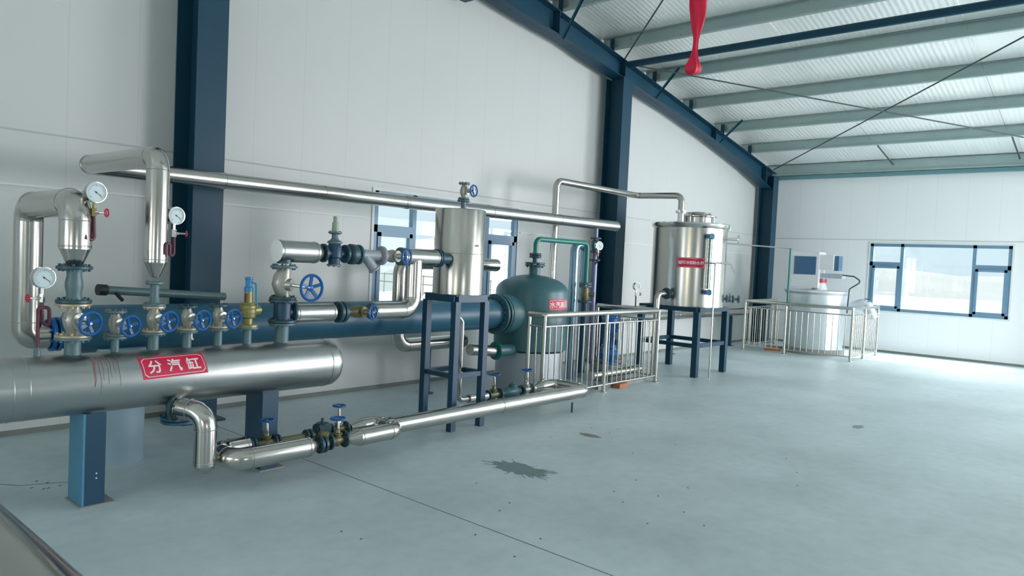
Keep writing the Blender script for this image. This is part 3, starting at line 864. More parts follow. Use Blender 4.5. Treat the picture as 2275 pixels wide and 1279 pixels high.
gauge('pressure_gauge', 'pressure gauge with red wheel cock low on the tall clad pipe, before the wide column', (2.195, HY - .04, 1.85), (.12, -1, 0), [(2.185, HY - .04, 1.585), (2.15, HY - .06, 1.575), (2.15, HY - .06, 1.66), (2.12, HY - .07, 1.66), (2.12, HY - .07, 1.585)], (1, -.2, 0), (2.12, HY - .07, 1.58), CHROME, .022, R=.058)

# ------------------------------------------------------------------ upper pipe run to the steel tank
ZU = 1.645
t = clad_pipe('insulated_pipe', 'short clad pipe stub with bright round end above the large silver valve', [(2.98, HY, ZU), (3.32, HY, ZU)], .084, (3.1, HY, ZU), m=STEEL2, cone=[((3.32, HY, ZU), (3.375, HY, ZU), .084, .05)])
bm = bmn(); lathe(bm, [(0, 0), (.083, 0), (.083, -.004), (0, -.006)], (2.98, HY, ZU), (1, 0, 0), 32); obj('end_cap', bm, mat('end_cap_painted_reflection', srgb(252, 253, 253), .3), t, 'white standing in for a window reflection')  # window reflection on the steel cap, painted as plain white
bm = bmn(); cyl(bm, (3.045, HY, 1.55), (3.045, HY, 1.60), .055, 22); obj('branch_neck', bm, DARKF, t)

t = thing('pressure_reducing_valve', 'dark blue pressure reducing valve with tall green spring tower', 'valve', (3.5, HY, ZU))
bm = bmn(); cyl(bm, (3.38, HY, ZU), (3.62, HY, ZU), .035, 20); lathe(bm, [(0, -.09), (.045, -.09), (.05, -.04), (.06, -.03), (.06, .05), (.045, .08), (0, .08)], (3.5, HY, ZU), (0, 0, 1), 24); obj('valve_body', bm, DKBLUE, t)
for x in (3.395, 3.605):
    bm = bmn(); flange(bm, (x, HY, ZU), (1, 0, 0), .075, .022, 8); obj('flange', bm, DARKF, t)
bm = bmn(); flange(bm, (3.5, HY, ZU - .095), (0, 0, 1), .058, .014, 6); obj('bottom_cover', bm, CASTG, t)
bm = bmn(); flange(bm, (3.5, HY, ZU + .09), (0, 0, 1), .06, .016, 6); lathe(bm, [(0, .09), (.042, .1), (.026, .125), (.026, .155), (.045, .165), (0, .165)], (3.5, HY, ZU), (0, 0, 1), 20); flange(bm, (3.5, HY, ZU + .17), (0, 0, 1), .055, .014, 6); obj('diaphragm_housing', bm, CASTG, t)
bm = bmn(); lathe(bm, [(0, .17), (.028, .175), (.026, .25), (.018, .255), (.018, .3), (.013, .302), (0, .303)], (3.5, HY, ZU), (0, 0, 1), 20); obj('spring_tower', bm, mat('sage_green_paint', srgb(140, 164, 138), .4), t, 'sage green')

t = thing('check_valve', 'dark green bulbous check valve right of the spring tower valve', 'valve', (3.66, HY, ZU))
bm = bmn(); lathe(bm, [(0, 0), (.04, 0), (.06, .02), (.085, .035), (.085, .075), (.07, .10), (.045, .13), (0, .13)], (3.62, HY, ZU), (1, 0, 0), 30); obj('valve_body', bm, DARKF, t)
bm = bmn(); flange(bm, (3.74, HY, ZU), (1, 0, 0), .083, .02, 8); obj('flange', bm, GREENV, t)
t = thing('y_strainer', 'grey strainer with slanting lower leg in the upper pipe run', 'strainer', (3.85, HY, ZU))
bm = bmn(); cyl(bm, (3.74, HY, ZU), (3.98, HY, ZU), .045, 22); cyl(bm, (3.80, HY, ZU), (3.89, HY - .02, ZU - .11), .042, 20); obj('strainer_body', bm, STRN, t)
bm = bmn(); flange(bm, (3.895, HY - .02, ZU - .118), (.6, -.1, -.8), .05, .016, 6); obj('strainer_cap', bm, STRN, t)
bm = bmn(); flange(bm, (3.985, HY, ZU), (1, 0, 0), .082, .026, 8); obj('flange', bm, STRN, t)
valve('globe_valve', 'silver globe valve with blue wheel in the upper run before the steel tank', 'valve', (4.1, HY, ZU), (1, 0, 0), (.25, -1, 0), .21, .082, .05, .16, .075, mfl=CASTG, flanges=(False, True))
clad_pipe('insulated_pipe', 'clad pipe entering the left side of the upright steel tank', [(4.21, HY, ZU), (4.62, HY, ZU)], .078, (4.4, HY, ZU), m=STEEL, step=.5)
t = thing('flange_joint', 'dark blue flange pair where the upper pipe meets the upright steel tank', 'flange', (4.68, HY, ZU))
for x in (4.635, 4.665):
    bm = bmn(); flange(bm, (x, HY, ZU), (1, 0, 0), .085, .024, 8); obj('flange', bm, DKBLUE, t)
bm = bmn(); cyl(bm, (4.66, HY, ZU), (4.79, HY, ZU), .05, 20); obj('nozzle', bm, DARKF, t)

# lower bypass run
ZL = 1.165
clad_pipe('insulated_pipe', 'short level clad pipe leaving the dark tee below the big blue wheel', [(3.14, HY, ZL), (3.50, HY, ZL)], .073, (3.3, HY, ZL), m=STEEL2, cone=[((3.5, HY, ZL), (3.545, HY, ZL), .073, .045)])
t = thing('flange_joint', 'dark round flange pair in the lower bypass run', 'flange', (3.57, HY, ZL))
for x in (3.56, 3.60):
    bm = bmn(); flange(bm, (x, HY, ZL), (1, 0, 0), .088, .03, 8); obj('flange', bm, DARKF, t)
valve('globe_valve', 'brass globe valve with blue wheel in the lower bypass run', 'valve', (3.76, HY, ZL), (1, 0, 0), (.35, -1, 0), .28, .07, .046, .15, .068, mbody=OLIVE, mfl=CASTG, flanges=(False, True))
clad_pipe('insulated_pipe', 'clad bypass pipe curving upward from the lower run to the upper run', [(3.90, HY, ZL), (4.36, HY, ZL), (4.36, HY, ZU - .03)], .076, (4.1, HY, ZL), bend=.12, n=6)
clad_pipe('insulated_pipe', 'clad pipe looping behind the blue shell and past the upright tank to a round end', [(6.5, 6.38, .62), (5.42, 6.38, .62), (5.42, 6.38, 1.585), (7.05, 6.38, 1.585)], .082, (5.42, 6.38, .6), bend=.13, n=5)
t = thing('pipe_stand', 'thin dark post carrying the looped pipe, with a small foot plate', 'stand', (5.96, 6.45, 0))
bm = bmn(); cyl(bm, (5.96, 6.42, 0), (5.96, 6.42, .53), .022, 14); obj('post', bm, DKBLUE, t)
bm = bmn(); cyl(bm, (5.96, 6.42, 0), (5.96, 6.42, .014), .07, 20); obj('foot_plate', bm, DARKF, t)

# ------------------------------------------------------------------ blue shell vessel and green tank
SY, SZ, SR = 5.87, 1.0, .178
t = thing('heat_exchanger', 'long horizontal blue green shell vessel behind the steam header', 'pressure vessel', (3.0, SY, 0))
bm = bmn(); lathe(bm, [(0, 0), (.07, .01), (.13, .045), (.165, .1), (SR, .16), (SR, 4.68), (0, 4.68)], (1.80, SY, SZ), (1, 0, 0), 48); obj('shell', bm, TEALV, t)
bm = bmn(); flange(bm, (6.5, SY, SZ), (1, 0, 0), .245, .03, 20, br=.011); flange(bm, (6.56, SY, SZ), (1, 0, 0), .245, .03, 20, br=.011, bolts=False); obj('flange', bm, GREENV, t, 'green')
bm = bmn(); lathe(bm, [(0, .0), (.2, .0), (.24, .02), (.25, .1), (.24, .3), (0, .3)], (6.575, SY, SZ), (1, 0, 0), 40); obj('channel_head', bm, GREENV, t, 'green')
bm = bmn(); cyl(bm, (2.2, 5.78, 0), (2.2, 5.78, .86), .17, 40); obj('pedestal', bm, PALEPED, t, 'pale blue round pedestal')
# short dark pipe with valve lever seen above the shell at the left
t = thing('capped_pipe', 'slanting grey pipe end with black cap above the blue shell', 'pipe', (2.2, 6.3, 1.25))
bm = bmn(); cyl(bm, (2.22, 6.2, 1.27), (3.3, 6.35, 1.2), .035, 18); obj('pipe_run', bm, CASTG, t)
bm = bmn(); cyl(bm, (2.17, 6.193, 1.273), (2.235, 6.202, 1.269), .045, 18); obj('end_cap', bm, BLACK, t, 'black')
bm = bmn(); bar(bm, (2.3, 6.19, 1.25), (2.33, 6.12, 1.19), .02, .02); obj('lever', bm, BLACK, t, 'black')

GX, GY, GR = 7.2, 5.87, .47
t = thing('vertical_tank', 'dark green upright tank with domed top and red sign on a pale round base', 'tank', (GX, GY, 0))
dome = [(GR * math.cos(a), 1.27 + .22 * math.sin(a)) for a in [PI / 2 * k / 10 for k in range(10)]] + [(.0, 1.49)]
bm = bmn(); lathe(bm, [(0, .5), (GR * .8, .5), (GR, .55)] + dome, (GX, GY, 0), (0, 0, 1), 64); obj('shell', bm, GREENV, t)
bm = bmn(); cyl(bm, (GX, GY, 0), (GX, GY, .52), GR * .93, 56); obj('pedestal', bm, mat('pale_steel_pedestal', srgb(168, 176, 182), .35, .5, .06, 3), t, 'pale grey round base')
bm = bmn(); cyl(bm, (GX + .03, GY, 1.46), (GX + .03, GY, 1.62), .075, 24); nz = obj('neck', bm, GREENV, t)
bm = bmn(); flange(bm, (GX + .03, GY, 1.61), (0, 0, 1), .13, .022, 8, br=.011); flange(bm, (GX + .03, GY, 1.637), (0, 0, 1), .13, .022, 8, bolts=False); obj('flange', bm, DARKF, nz)
bm = bmn(); cyl(bm, (6.46, 5.80, .56), (6.85, 5.80, .56), .075, 20); nz = obj('side_nozzle', bm, GREENV, t)
bm = bmn(); flange(bm, (6.47, 5.80, .56), (1, 0, 0), .11, .03, 8); obj('flange', bm, GREENP, nz, 'green')
clad_pipe('insulated_pipe', 'small clad pipe entering the foot of the dark green tank', [(6.02, 5.80, .60), (6.44, 5.80, .56)], .065, (6.2, 5.8, .55), step=.4)


def vsurf(xc, yc, r, ang, zc, sgn=1):
    def f(u, v, lift):
        a = math.radians(ang) + u / r
        return V((xc + (r + lift) * math.cos(a), yc + (r + lift) * math.sin(a), zc + v))
    return f


sign_bits(t, 0.36, 0.13, '水汽高压', 0.082, vsurf(GX, GY, GR, -92, 1.135), 0.084)

t = thing('green_pipe', 'green painted pipe arching from the green tank top down to a flanged valve', 'pipe', (GX + .03, GY, 1.65))
bm = bmn(); sweep(bm, fillet([(GX + .03, GY, 1.74), (GX + .03, GY, 1.95), (8.38, GY, 1.95), (8.38, GY, 1.36)], .08, 6), .033, 20); obj('pipe_run', bm, GREENP, t)
bm = bmn(); cyl(bm, (GX + .03, GY, 1.645), (GX + .03, GY, 1.745), .034, 20); flange(bm, (GX + .03, GY, 1.72), (0, 0, 1), .08, .016, 6, br=.01); flange(bm, (GX + .03, GY, 1.75), (0, 0, 1), .08, .016, 6, br=.01); obj('flange', bm, DARKF, t)
bm = bmn(); flange(bm, (8.38, GY, 1.38), (0, 0, 1), .09, .018, 6, br=.011); flange(bm, (8.38, GY, 1.345), (0, 0, 1), .09, .018, 6, br=.011); obj('flange', bm, GREENV, t)
t = thing('check_valve', 'brownish flanged valve below the green arching pipe', 'valve', (8.38, GY, 1.22))
bm = bmn(); lathe(bm, [(0, 0), (.045, 0), (.05, .04), (.065, .09), (.05, .15), (.045, .2), (0, .2)], (8.38, GY, 1.13), (0, 0, 1), 24); cyl(bm, (8.38, GY, 1.23), (8.44, GY - .12, 1.23), .03, 16); obj('valve_body', bm, OLIVE, t)
bm = bmn(); flange(bm, (8.38, GY, 1.13), (0, 0, 1), .1, .02, 6, br=.012); obj('flange', bm, DARKF, t)
t = thing('riser_pipe', 'dark blue riser pipe from the pump up to the brownish valve', 'pipe', (8.38, GY, .3))
bm = bmn(); cyl(bm, (8.38, GY, .12), (8.38, GY, 1.12), .045, 20); obj('pipe_run', bm, DKBLUE, t)

# tall steel pipe up over to tank two
t = thing('steel_pipe', 'slim shiny pipe rising behind the green tank and crossing to the water tank top', 'pipe', (8.16, 6.3, 0))
bm = bmn(); sweep(bm, fillet([(8.16, 6.3, 0), (8.16, 6.3, 2.82), (10.33, 6.3, 2.82), (10.33, 5.48, 2.80), (10.33, 5.48, 2.56)], .10, 6), .05, 24); obj('pipe_run', bm, STEEL, t)
bm = bmn(); flange(bm, (10.33, 5.48, 2.55), (0, 0, 1), .09, .014, 6, br=.009); obj('flange', bm, CHROME, t)
t = thing('steel_pipe', 'grey blue inverted U pipe standing between green tank and middle column', 'pipe', (8.62, 6.1, 0))
bm = bmn(); sweep(bm, fillet([(8.40, 6.1, 0), (8.40, 6.1, 1.93), (8.66, 6.1, 1.93), (8.66, 6.1, 0)], .1, 6), .062, 24); obj('pipe_run', bm, mat('satin_blue_grey_steel', srgb(130, 160, 180), .28, .8, .05, 4), t)
# branch below the long pipe end
t = thing('drop_pipe', 'slim drop pipe with valve and flanges below the end of the long wall pipe', 'pipe', (8.8, 6.02, .3))
bm = bmn(); cyl(bm, (8.80, 6.02, .2), (8.80, 6.02, 1.72), .042, 20); cyl(bm, (8.80, 6.02, 1.7), (8.80, 6.02, 2.19), .03, 16); obj('pipe_run', bm, mat('mauve_grey_paint', srgb(118, 122, 150), .35, .4), t)
bm = bmn(); lathe(bm, [(0, 0), (.05, 0), (.06, .06), (.06, .12), (.04, .16), (0, .16)], (8.80, 6.02, 1.86), (0, 0, 1), 20); obj('valve_body', bm, GREENV, t)
for z in (1.72, 1.84, 2.04):
    bm = bmn(); flange(bm, (8.80, 6.02, z), (0, 0, 1), .08, .016, 6); obj('flange', bm, DARKF, t)
t = gauge('pressure_gauge', 'small pressure gauge with red cock beside the drop pipe, under the long pipe end', (8.72, 5.9, 1.93), (-.25, -1, 0), [(8.72, 5.92, 1.72), (8.76, 5.95, 1.70), (8.76, 5.98, 1.66)], (-1, -.3, 0), (8.76, 5.98, 1.66), CHROME, .03, R=.062)

# pumps
for i, (x, y, lab) in enumerate(((8.78, 5.68, 'blue upright pump motor behind the front railing, nearer the green tank'), (9.2, 5.98, 'blue upright pump motor behind the front railing, nearer the middle column'))):
    t = thing('circulation_pump', lab, 'pump', (x, y, 0), 'circulation pumps')
    bm = bmn(); box2(bm, (x - .2, y - .17, 0), (x + .2, y + .17, .24)); obj('plinth', bm, CONC, t, 'grey concrete block')
    bm = bmn(); lathe(bm, [(0, .24), (.13, .24), (.13, .27), (.07, .29), (.1, .33), (.12, .38), (.1, .43), (.07, .46), (.1, .48), (.1, .5), (0, .5)], (x, y, 0), (0, 0, 1), 28); cyl(bm, (x - .2, y, .37), (x + .2, y, .37), .045, 18); obj('pump_casing', bm, MOTOR, t)
    bm = bmn(); cyl(bm, (x, y, .5), (x, y, .84), .095, 28)
    for k in range(16): u = V((math.cos(k * PI / 8), math.sin(k * PI / 8), 0)); bar(bm, V((x, y, .52)) + u * .1, V((x, y, .82)) + u * .1, .006, .025, u)
    m_ = obj('motor', bm, MOTOR, t)
    bm = bmn(); lathe(bm, [(0, .84), (.11, .84), (.11, .89), (.09, .91), (0, .91)], (x, y, 0), (0, 0, 1), 28); obj('fan_cover', bm, MOTOR, m_)
    bm = bmn(); box2(bm, (x - .05, y - .17, .6), (x + .05, y - .09, .7)); obj('terminal_box', bm, mat('terminal_box_grey', srgb(150, 170, 180), .4), m_, 'grey')
clad_pipe('insulated_pipe', 'clad pipe lying low behind the front railing balusters', [(7.98, 5.42, .17), (9.2, 5.42, .17)], .06, (8.6, 5.42, .17), step=.6)
bm = bmn(); box2(bm, (7.98, 5.3, 0), (9.18, 5.36, .07)); tag(obj('concrete_curb', bm, CONC), 'low concrete curb under the clad pipe behind the railing', 'curb')
bm = bmn(); box(bm, (8.42, 5.24, .03), (.24, .115, .06), .1); bmesh.ops.bevel(bm, geom=bm.edges[:], offset=.004, segments=2, affect='EDGES'); tag(obj('clay_brick', bm, BRICK), 'orange brown brick on the floor under the front railing', 'brick')

# gauge on the return rail
gauge('pressure_gauge', 'small gauge with red cock standing above the right end of the front railing', (9.36, 5.62, 1.36), (-.5, -1, 0), [(9.36, 5.63, 1.16), (9.36, 5.63, 1.06)], (1, -.4, 0), (9.36, 5.63, 1.05), CHROME, .024, R=.055)
t = thing('steel_pipe', 'thin bright level pipe passing behind the right end of the front railing', 'pipe', (9.2, 5.9, 1.05))
bm = bmn(); cyl(bm, (9.12, 6.02, 1.05), (9.37, 5.62, 1.05), .02, 14); cyl(bm, (9.37, 5.62, 1.05), (11.4, 6.3, .98), .02, 14); obj('pipe_run', bm, STEEL, t)


# ------------------------------------------------------------------ railings
def railing(name, label, segs, zt=1.035, zm=.90, zb=.09, step=.115, rp=.026, rt=.034, rb=.0085, posts=None, cat='railing', swap=False):
    """segs: list of polylines on the floor; posts at every vertex plus extra"""
    t = thing(name, label, cat, (segs[0][0][0], segs[0][0][1], 0))
    for poly in segs:
        pts = [V((x, y, 0)) for x, y in poly]
        bm = bmn(); a = pts[0]; sweep(bm, fillet([p + V((0, 0, zt)) for p in pts], .04, 5) if len(pts) > 2 else [p + V((0, 0, zt)) for p in pts], rt, 18); obj('top_rail', bm, RAILST, t)
        for p, q in zip(pts[:-1], pts[1:]):
            for z, nm in ((zm, 'middle_rail'), (zb, 'bottom_rail')):
                bm = bmn(); cyl(bm, p + V((0, 0, z)), q + V((0, 0, z)), .012, 14); obj(nm, bm, RAILST, t)
            L = (q - p).length; k = int(L / step); u = (q - p) / L
            for j in range(1, k):
                s = p + u * L * j / k
                if posts and any((V((a_, b_, 0)) - s).length < .05 for a_, b_ in posts): continue
                bm = bmn(); cyl(bm, s + V((0, 0, zb)), s + V((0, 0, zm)), rb, 10); obj('baluster', bm, RAILST, t)
    done = []
    for (x, y) in [p for s in segs for p in s] + (posts or []):
        if any(abs(x - a_) + abs(y - b_) < .02 for a_, b_ in done): continue
        done.append((x, y))
        bm = bmn(); cyl(bm, (x, y, 0), (x, y, zt), rp, 18); lathe(bm, [(0, 0), (.05, 0), (.05, .006), (.035, .014), (0, .014)], (x, y, 0), (0, 0, 1), 20); obj('post', bm, RAILST, t)
    return t


railing('stainless_railing', 'shiny steel railing with thin balusters in front of the pumps and green tank', [[(6.62, 5.42), (6.62, 5.19), (9.28, 5.19), (9.28, 6.25)]], posts=[(7.93, 5.19)])
railing('stainless_railing', 'shiny steel railing around the white mixing tank at the far corner', [[(16.72, 6.29), (14.95, 6.29), (14.95, 4.13), (16.75, 4.12)]], posts=[(14.95, 5.42), (15.8, 4.125)])

# ------------------------------------------------------------------ upright steel tank on blue stand
t = thing('steel_tank', 'slim upright stainless tank on a tall blue four legged stand', 'tank', (5.0, 5.05, 0))
bm = bmn(); lathe(bm, [(0, 1.30), (.243, 1.30), (.248, 1.305), (.248, 2.12), (.243, 2.128), (.23, 2.132), (0, 2.15)], (5.03, 5.05, 0), (0, 0, 1), 64); beads(bm, .248, [((5.03, 5.05, 1.70), (0, 0, 1))])
obj('shell', bm, TANKST, t)
st = []
for i, (x, y) in enumerate(((4.83, 4.86), (5.23, 4.86), (4.83, 5.26), (5.23, 5.26))):
    bm = bmn(); box2(bm, (x - .032, y - .032, 0), (x + .032, y + .032, 1.24)); obj('leg', bm, DKBLUE, t)
bm = bmn()
for (a, b) in (((4.83, 4.86), (5.23, 4.86)), ((5.23, 4.86), (5.23, 5.26)), ((5.23, 5.26), (4.83, 5.26)), ((4.83, 5.26), (4.83, 4.86))): bar(bm, (a[0], a[1], 1.27), (b[0], b[1], 1.27), .07, .07)
box2(bm, (4.80, 4.83, 1.292), (5.26, 5.29, 1.302)); obj('top_frame', bm, DKBLUE, t)
bm = bmn()
for (a, b) in (((4.83, 4.86), (5.23, 4.86)), ((5.23, 4.86), (5.23, 5.26)), ((5.23, 5.26), (4.83, 5.26)), ((4.83, 5.26), (4.83, 4.86))): bar(bm, (a[0], a[1], .53), (b[0], b[1], .53), .045, .045)
obj('lower_frame', bm, DKBLUE, t)
bm = text_mesh('5716', .026); thicken(bm, lambda u, v, d: vsurf(5.03, 5.05, .2495, -93, 1.78)(u, v, .0006 + .0006 * d)); obj('number_marking', bm, BLACK, t, 'small dark numbers 5716')
bm = bmn(); cyl(bm, (5.06, 5.05, 2.14), (5.06, 5.05, 2.23), .026, 16); nz = obj('top_nozzle', bm, CASTG, t)
for z in (2.22,):
    bm = bmn(); flange(bm, (5.06, 5.05, z), (0, 0, 1), .062, .012, 6, br=.008); obj('flange', bm, CASTG, nz)
valve('globe_valve', 'small valve with blue wheel on top of the upright steel tank', 'valve', (5.06, 5.05, 2.315), (0, 0, 1), (.12, -1, 0), .165, .056, .036, .12, .062, mfl=CASTG, mbody=SILV)
t = thing('drain_pipe', 'thin stainless drain pipe running down between the blue stand legs', 'pipe', (5.17, 5.12, .9))
bm = bmn(); sweep(bm, fillet([(5.05, 5.12, 1.3), (5.05, 5.12, 1.12), (5.17, 5.11, 1.02), (5.17, 5.11, .221), (5.30, 5.10, .221)], .05, 4), .028, 18); obj('pipe_run', bm, STEEL, t)

# ------------------------------------------------------------------ floor-level pipe trains
ZF = .221
t = clad_pipe('insulated_pipe', 'mitred clad elbow pipe dropping from under the header to the floor pipes', [(2.20, 4.82, .56), (2.30, 4.62, .555), (2.30, 4.62, .20)], .072, (2.26, 4.6, .1), bend=.115, n=4, step=.2)
bm = bmn(); lathe(bm, [(.071, .0), (.06, -.03), (.03, -.055), (0, -.06)], (2.30, 4.62, .205), (0, 0, 1), 24); obj('end_cap', bm, STEEL, t)
bm = bmn(); sweep(bm, [(2.34, 4.63, .24), (2.40, 4.65, .225), (2.46, 4.66, ZF)], .026, 16); obj('link_pipe', bm, STEEL, t)
bm = bmn(); flange(bm, (2.20, 4.815, .56), (.41, -.91, 0), .095, .02, 8); cyl(bm, (2.20, 4.82, .56), (2.18, 4.90, .62), .05, 18); obj('flange', bm, DARKF, t, 'dark')
clad_pipe('insulated_pipe', 'U shaped clad floor pipe joining both rows of valves on the left', [(2.703, 4.799, ZF), (2.462, 4.799, ZF), (2.462, 4.519, ZF), (3.032, 4.519, ZF)], .074, (2.510, 4.634, ZF), bend=.10, n=5, step=.25, cone=[((3.032, 4.519, ZF), (3.119, 4.519, ZF), .074, .03)])
# near row
t = thing('steam_trap', 'dark round flanged steam trap in the near row of floor valves', 'steam trap', (3.148, 4.519, ZF))
bm = bmn(); cyl(bm, (3.090, 4.519, ZF), (3.244, 4.519, ZF), .03, 16); lathe(bm, [(0, -.05), (.04, -.05), (.045, .04), (.03, .06), (0, .06)], (3.176, 4.538, ZF + .03), (0, 0, 1), 20); obj('trap_body', bm, OLIVE, t)
for x in (3.128, 3.162):
    bm = bmn(); flange(bm, (x, 4.519, ZF), (1, 0, 0), .066, .022, 6); obj('flange', bm, DARKF, t)
valve('gate_valve', 'brass gate valve with flat blue wheel in the near row on the floor', 'valve', (3.283, 4.519, ZF + .01), (1, 0, 0), (0, 0, 1), .15, .066, .038, .165, .062, mbody=OLIVE, mfl=DARKF, globe=False)
clad_pipe('insulated_pipe', 'U shaped clad floor pipe joining both rows of valves on the right', [(3.476, 4.519, ZF), (3.881, 4.519, ZF), (3.881, 4.799, ZF), (3.727, 4.799, ZF)], .067, (3.765, 4.634, ZF), bend=.09, n=5, step=.25, cone=[((3.476, 4.519, ZF), (3.370, 4.519, ZF), .067, .03), ((3.727, 4.799, ZF), (3.611, 4.799, ZF), .067, .03)])
# rear row
t = thing('flange_joint', 'dark flange pair at the left end of the rear row of floor valves', 'flange', (2.742, 4.799, ZF))
for x in (2.723, 2.752):
    bm = bmn(); flange(bm, (x, 4.799, ZF), (1, 0, 0), .062, .02, 6); obj('flange', bm, DARKF, t)
valve('gate_valve', 'brass gate valve with flat blue wheel, leftmost in the rear floor row', 'valve', (2.858, 4.799, ZF), (1, 0, 0), (0, 0, 1), .15, .05, .036, .17, .055, mbody=OLIVE, mfl=DARKF, globe=False, flanges=(False, True))
t = thing('pipe_union', 'short floor pipe with dark flanges linking the rear row valves', 'pipe fitting', (3.041, 4.799, ZF))
bm = bmn(); cyl(bm, (2.925, 4.799, ZF), (3.302, 4.799, ZF), .024, 14); obj('pipe_run', bm, OLIVE, t)
for x in (2.954, 3.196, 3.230):
    bm = bmn(); flange(bm, (x, 4.799, ZF), (1, 0, 0), .05, .018, 6); obj('flange', bm, DARKF, t)
t = thing('steam_trap', 'dark green box shaped steam trap in the rear row of floor valves', 'steam trap', (3.341, 4.799, ZF))
bm = bmn(); box(bm, (3.341, 4.799, ZF + .02), (.13, .1, .11)); bmesh.ops.bevel(bm, geom=bm.edges[:], offset=.012, segments=2, affect='EDGES'); obj('trap_body', bm, DARKF, t)
bm = bmn(); lathe(bm, [(0, 0), (.05, 0), (.05, .012), (.012, .016), (.01, .05), (0, .052)], (3.341, 4.799, ZF + .07), (0, 0, 1), 18); obj('trap_cover', bm, DARKF, t)
valve('gate_valve', 'brass gate valve with flat blue wheel, highest, rightmost in the rear floor row', 'valve', (3.495, 4.799, ZF + .01), (1, 0, 0), (0, 0, 1), .16, .055, .036, .19, .056, mbody=OLIVE, mfl=DARKF, globe=False, mbon=SILV)
# long pipe and return
clad_pipe('insulated_pipe', 'long low clad pipe crossing the floor and folding back behind itself', [(3.910, 4.663, ZF), (6.758, 4.663, ZF), (6.758, 5.098, ZF), (6.47, 5.098, ZF)], .072, (5.310, 4.663, ZF), m=STEEL, bend=.085, n=6, step=.95, cone=[((6.47, 5.098, ZF), (6.38, 5.098, ZF), .072, .03)])
t = thing('pipe_stand', 'short thin peg holding up the far end of the long low pipe', 'stand', (6.517, 4.663, 0))
bm = bmn(); cyl(bm, (6.517, 4.663, 0), (6.517, 4.663, .11), .012, 10); obj('post', bm, DARKF, t)
valve('gate_valve', 'gate valve with flat blue wheel behind the long low pipe, under the green tank', 'valve', (6.235, 5.098, ZF), (1, 0, 0), (0, 0, 1), .17, .06, .04, .22, .068, mbody=SILV, mfl=CASTG, globe=False)
t = thing('steam_trap', 'dark green steam trap between the two valves behind the long low pipe', 'steam trap', (5.965, 5.098, ZF))
bm = bmn(); lathe(bm, [(0, -.16), (.03, -.16), (.04, -.1), (.055, -.08), (.055, .08), (.04, .1), (.03, .16), (0, .18)], (5.965, 5.098, ZF), (1, 0, 0), 22); lathe(bm, [(0, 0), (.045, 0), (.045, .08), (.01, .09), (0, .12)], (5.99, 5.098, ZF), (0, 0, 1), 18); obj('trap_body', bm, GREENV, t)
valve('gate_valve', 'gate valve with flat blue wheel behind the long low pipe, beside the blue stand', 'valve', (5.685, 5.098, ZF), (1, 0, 0), (0, 0, 1), .2, .06, .042, .22, .068, mbody=OLIVE, mfl=DARKF, globe=False)
t = thing('steel_pipe', 'short bent stainless pipe from the stand legs to the rear floor valves', 'pipe', (5.262, 5.098, ZF))
bm = bmn(); cyl(bm, (5.30, 5.098, ZF), (5.60, 5.098, ZF), .045, 18); obj('pipe_run', bm, STEEL, t)
t = thing('pipe_nipple', 'tiny steel nipple between the far gate valve and the folded pipe end', 'pipe fitting', (6.35, 5.098, ZF))
bm = bmn(); cyl(bm, (6.31, 5.098, ZF), (6.39, 5.098, ZF), .03, 16); obj('nipple', bm, STEEL, t)

# ------------------------------------------------------------------ water tank on legs
TX, TY, TR = 10.75, 5.52, .585
t = thing('water_tank', 'large stainless water tank with red sign and level gauge on a blue frame', 'tank', (TX, TY, 0))
bm = bmn(); lathe(bm, [(0, 1.07), (TR, 1.07), (TR, 2.30), (TR + .025, 2.33), (TR + .03, 2.37), (TR + .02, 2.385), (TR - .01, 2.385), (0, 2.42)], (TX, TY, 0), (0, 0, 1), 72)
obj('shell', bm, TANKST, t)
bm = bmn(); torus(bm, (TX, TY, 2.37), (0, 0, 1), TR + .02, .014, 72, 8); obj('rim', bm, CHROME, t)
legs = [(10.2, 5.04), (11.2, 5.04), (10.2, 6.02), (11.2, 6.02)]
for (x, y) in legs:
    bm = bmn(); box2(bm, (x - .045, y - .045, 0), (x + .045, y + .045, 1.0)); obj('leg', bm, BLUE, t)
fr = [((10.2, 5.04), (11.2, 5.04)), ((11.2, 5.04), (11.2, 6.02)), ((11.2, 6.02), (10.2, 6.02)), ((10.2, 6.02), (10.2, 5.04))]
bm = bmn()
for a, b in fr: bar(bm, (*a, 1.035), (*b, 1.035), .09, .07)
obj('top_frame', bm, BLUE, t)
bm = bmn()
for a, b in fr: bar(bm, (*a, .48), (*b, .48), .055, .06)
obj('lower_frame', bm, BLUE, t)
sign_bits(t, 0.44, 0.155, '循环冷却补水箱', 0.062, vsurf(TX, TY, TR, -149, 1.755), 0.056, .06)
# inlet neck, manway
bm = bmn(); lathe(bm, [(0, 2.38), (.05, 2.38), (.05, 2.52), (.085, 2.525), (.085, 2.54), (0, 2.54)], (10.33, 5.48, 0), (0, 0, 1), 24); obj('inlet_neck', bm, CHROME, t)
bm = bmn(); lathe(bm, [(0, 2.39), (.25, 2.39), (.25, 2.50), (0, 2.50)], (TX + .22, TY - .02, 0), (0, 0, 1), 40); mw_ = obj('manway', bm, STEEL, t)
bm = bmn(); lathe(bm, [(0, 2.51), (.30, 2.51), (.30, 2.525), (.21, 2.555), (.20, 2.58), (.05, 2.60), (0, 2.60)], (TX + .2, TY - .02, 0), (0, 0, 1), 40); obj('manway_lid', bm, STEEL, mw_)
for k in range(8):
    a = k * PI / 4; bm = bmn(); p = V((TX + .21 + .275 * math.cos(a), TY - .02 + .275 * math.sin(a), 0)); cyl(bm, p + V((0, 0, 2.40)), p + V((0, 0, 2.54)), .01, 8); obj('clamp_bolt', bm, CHROME, mw_)
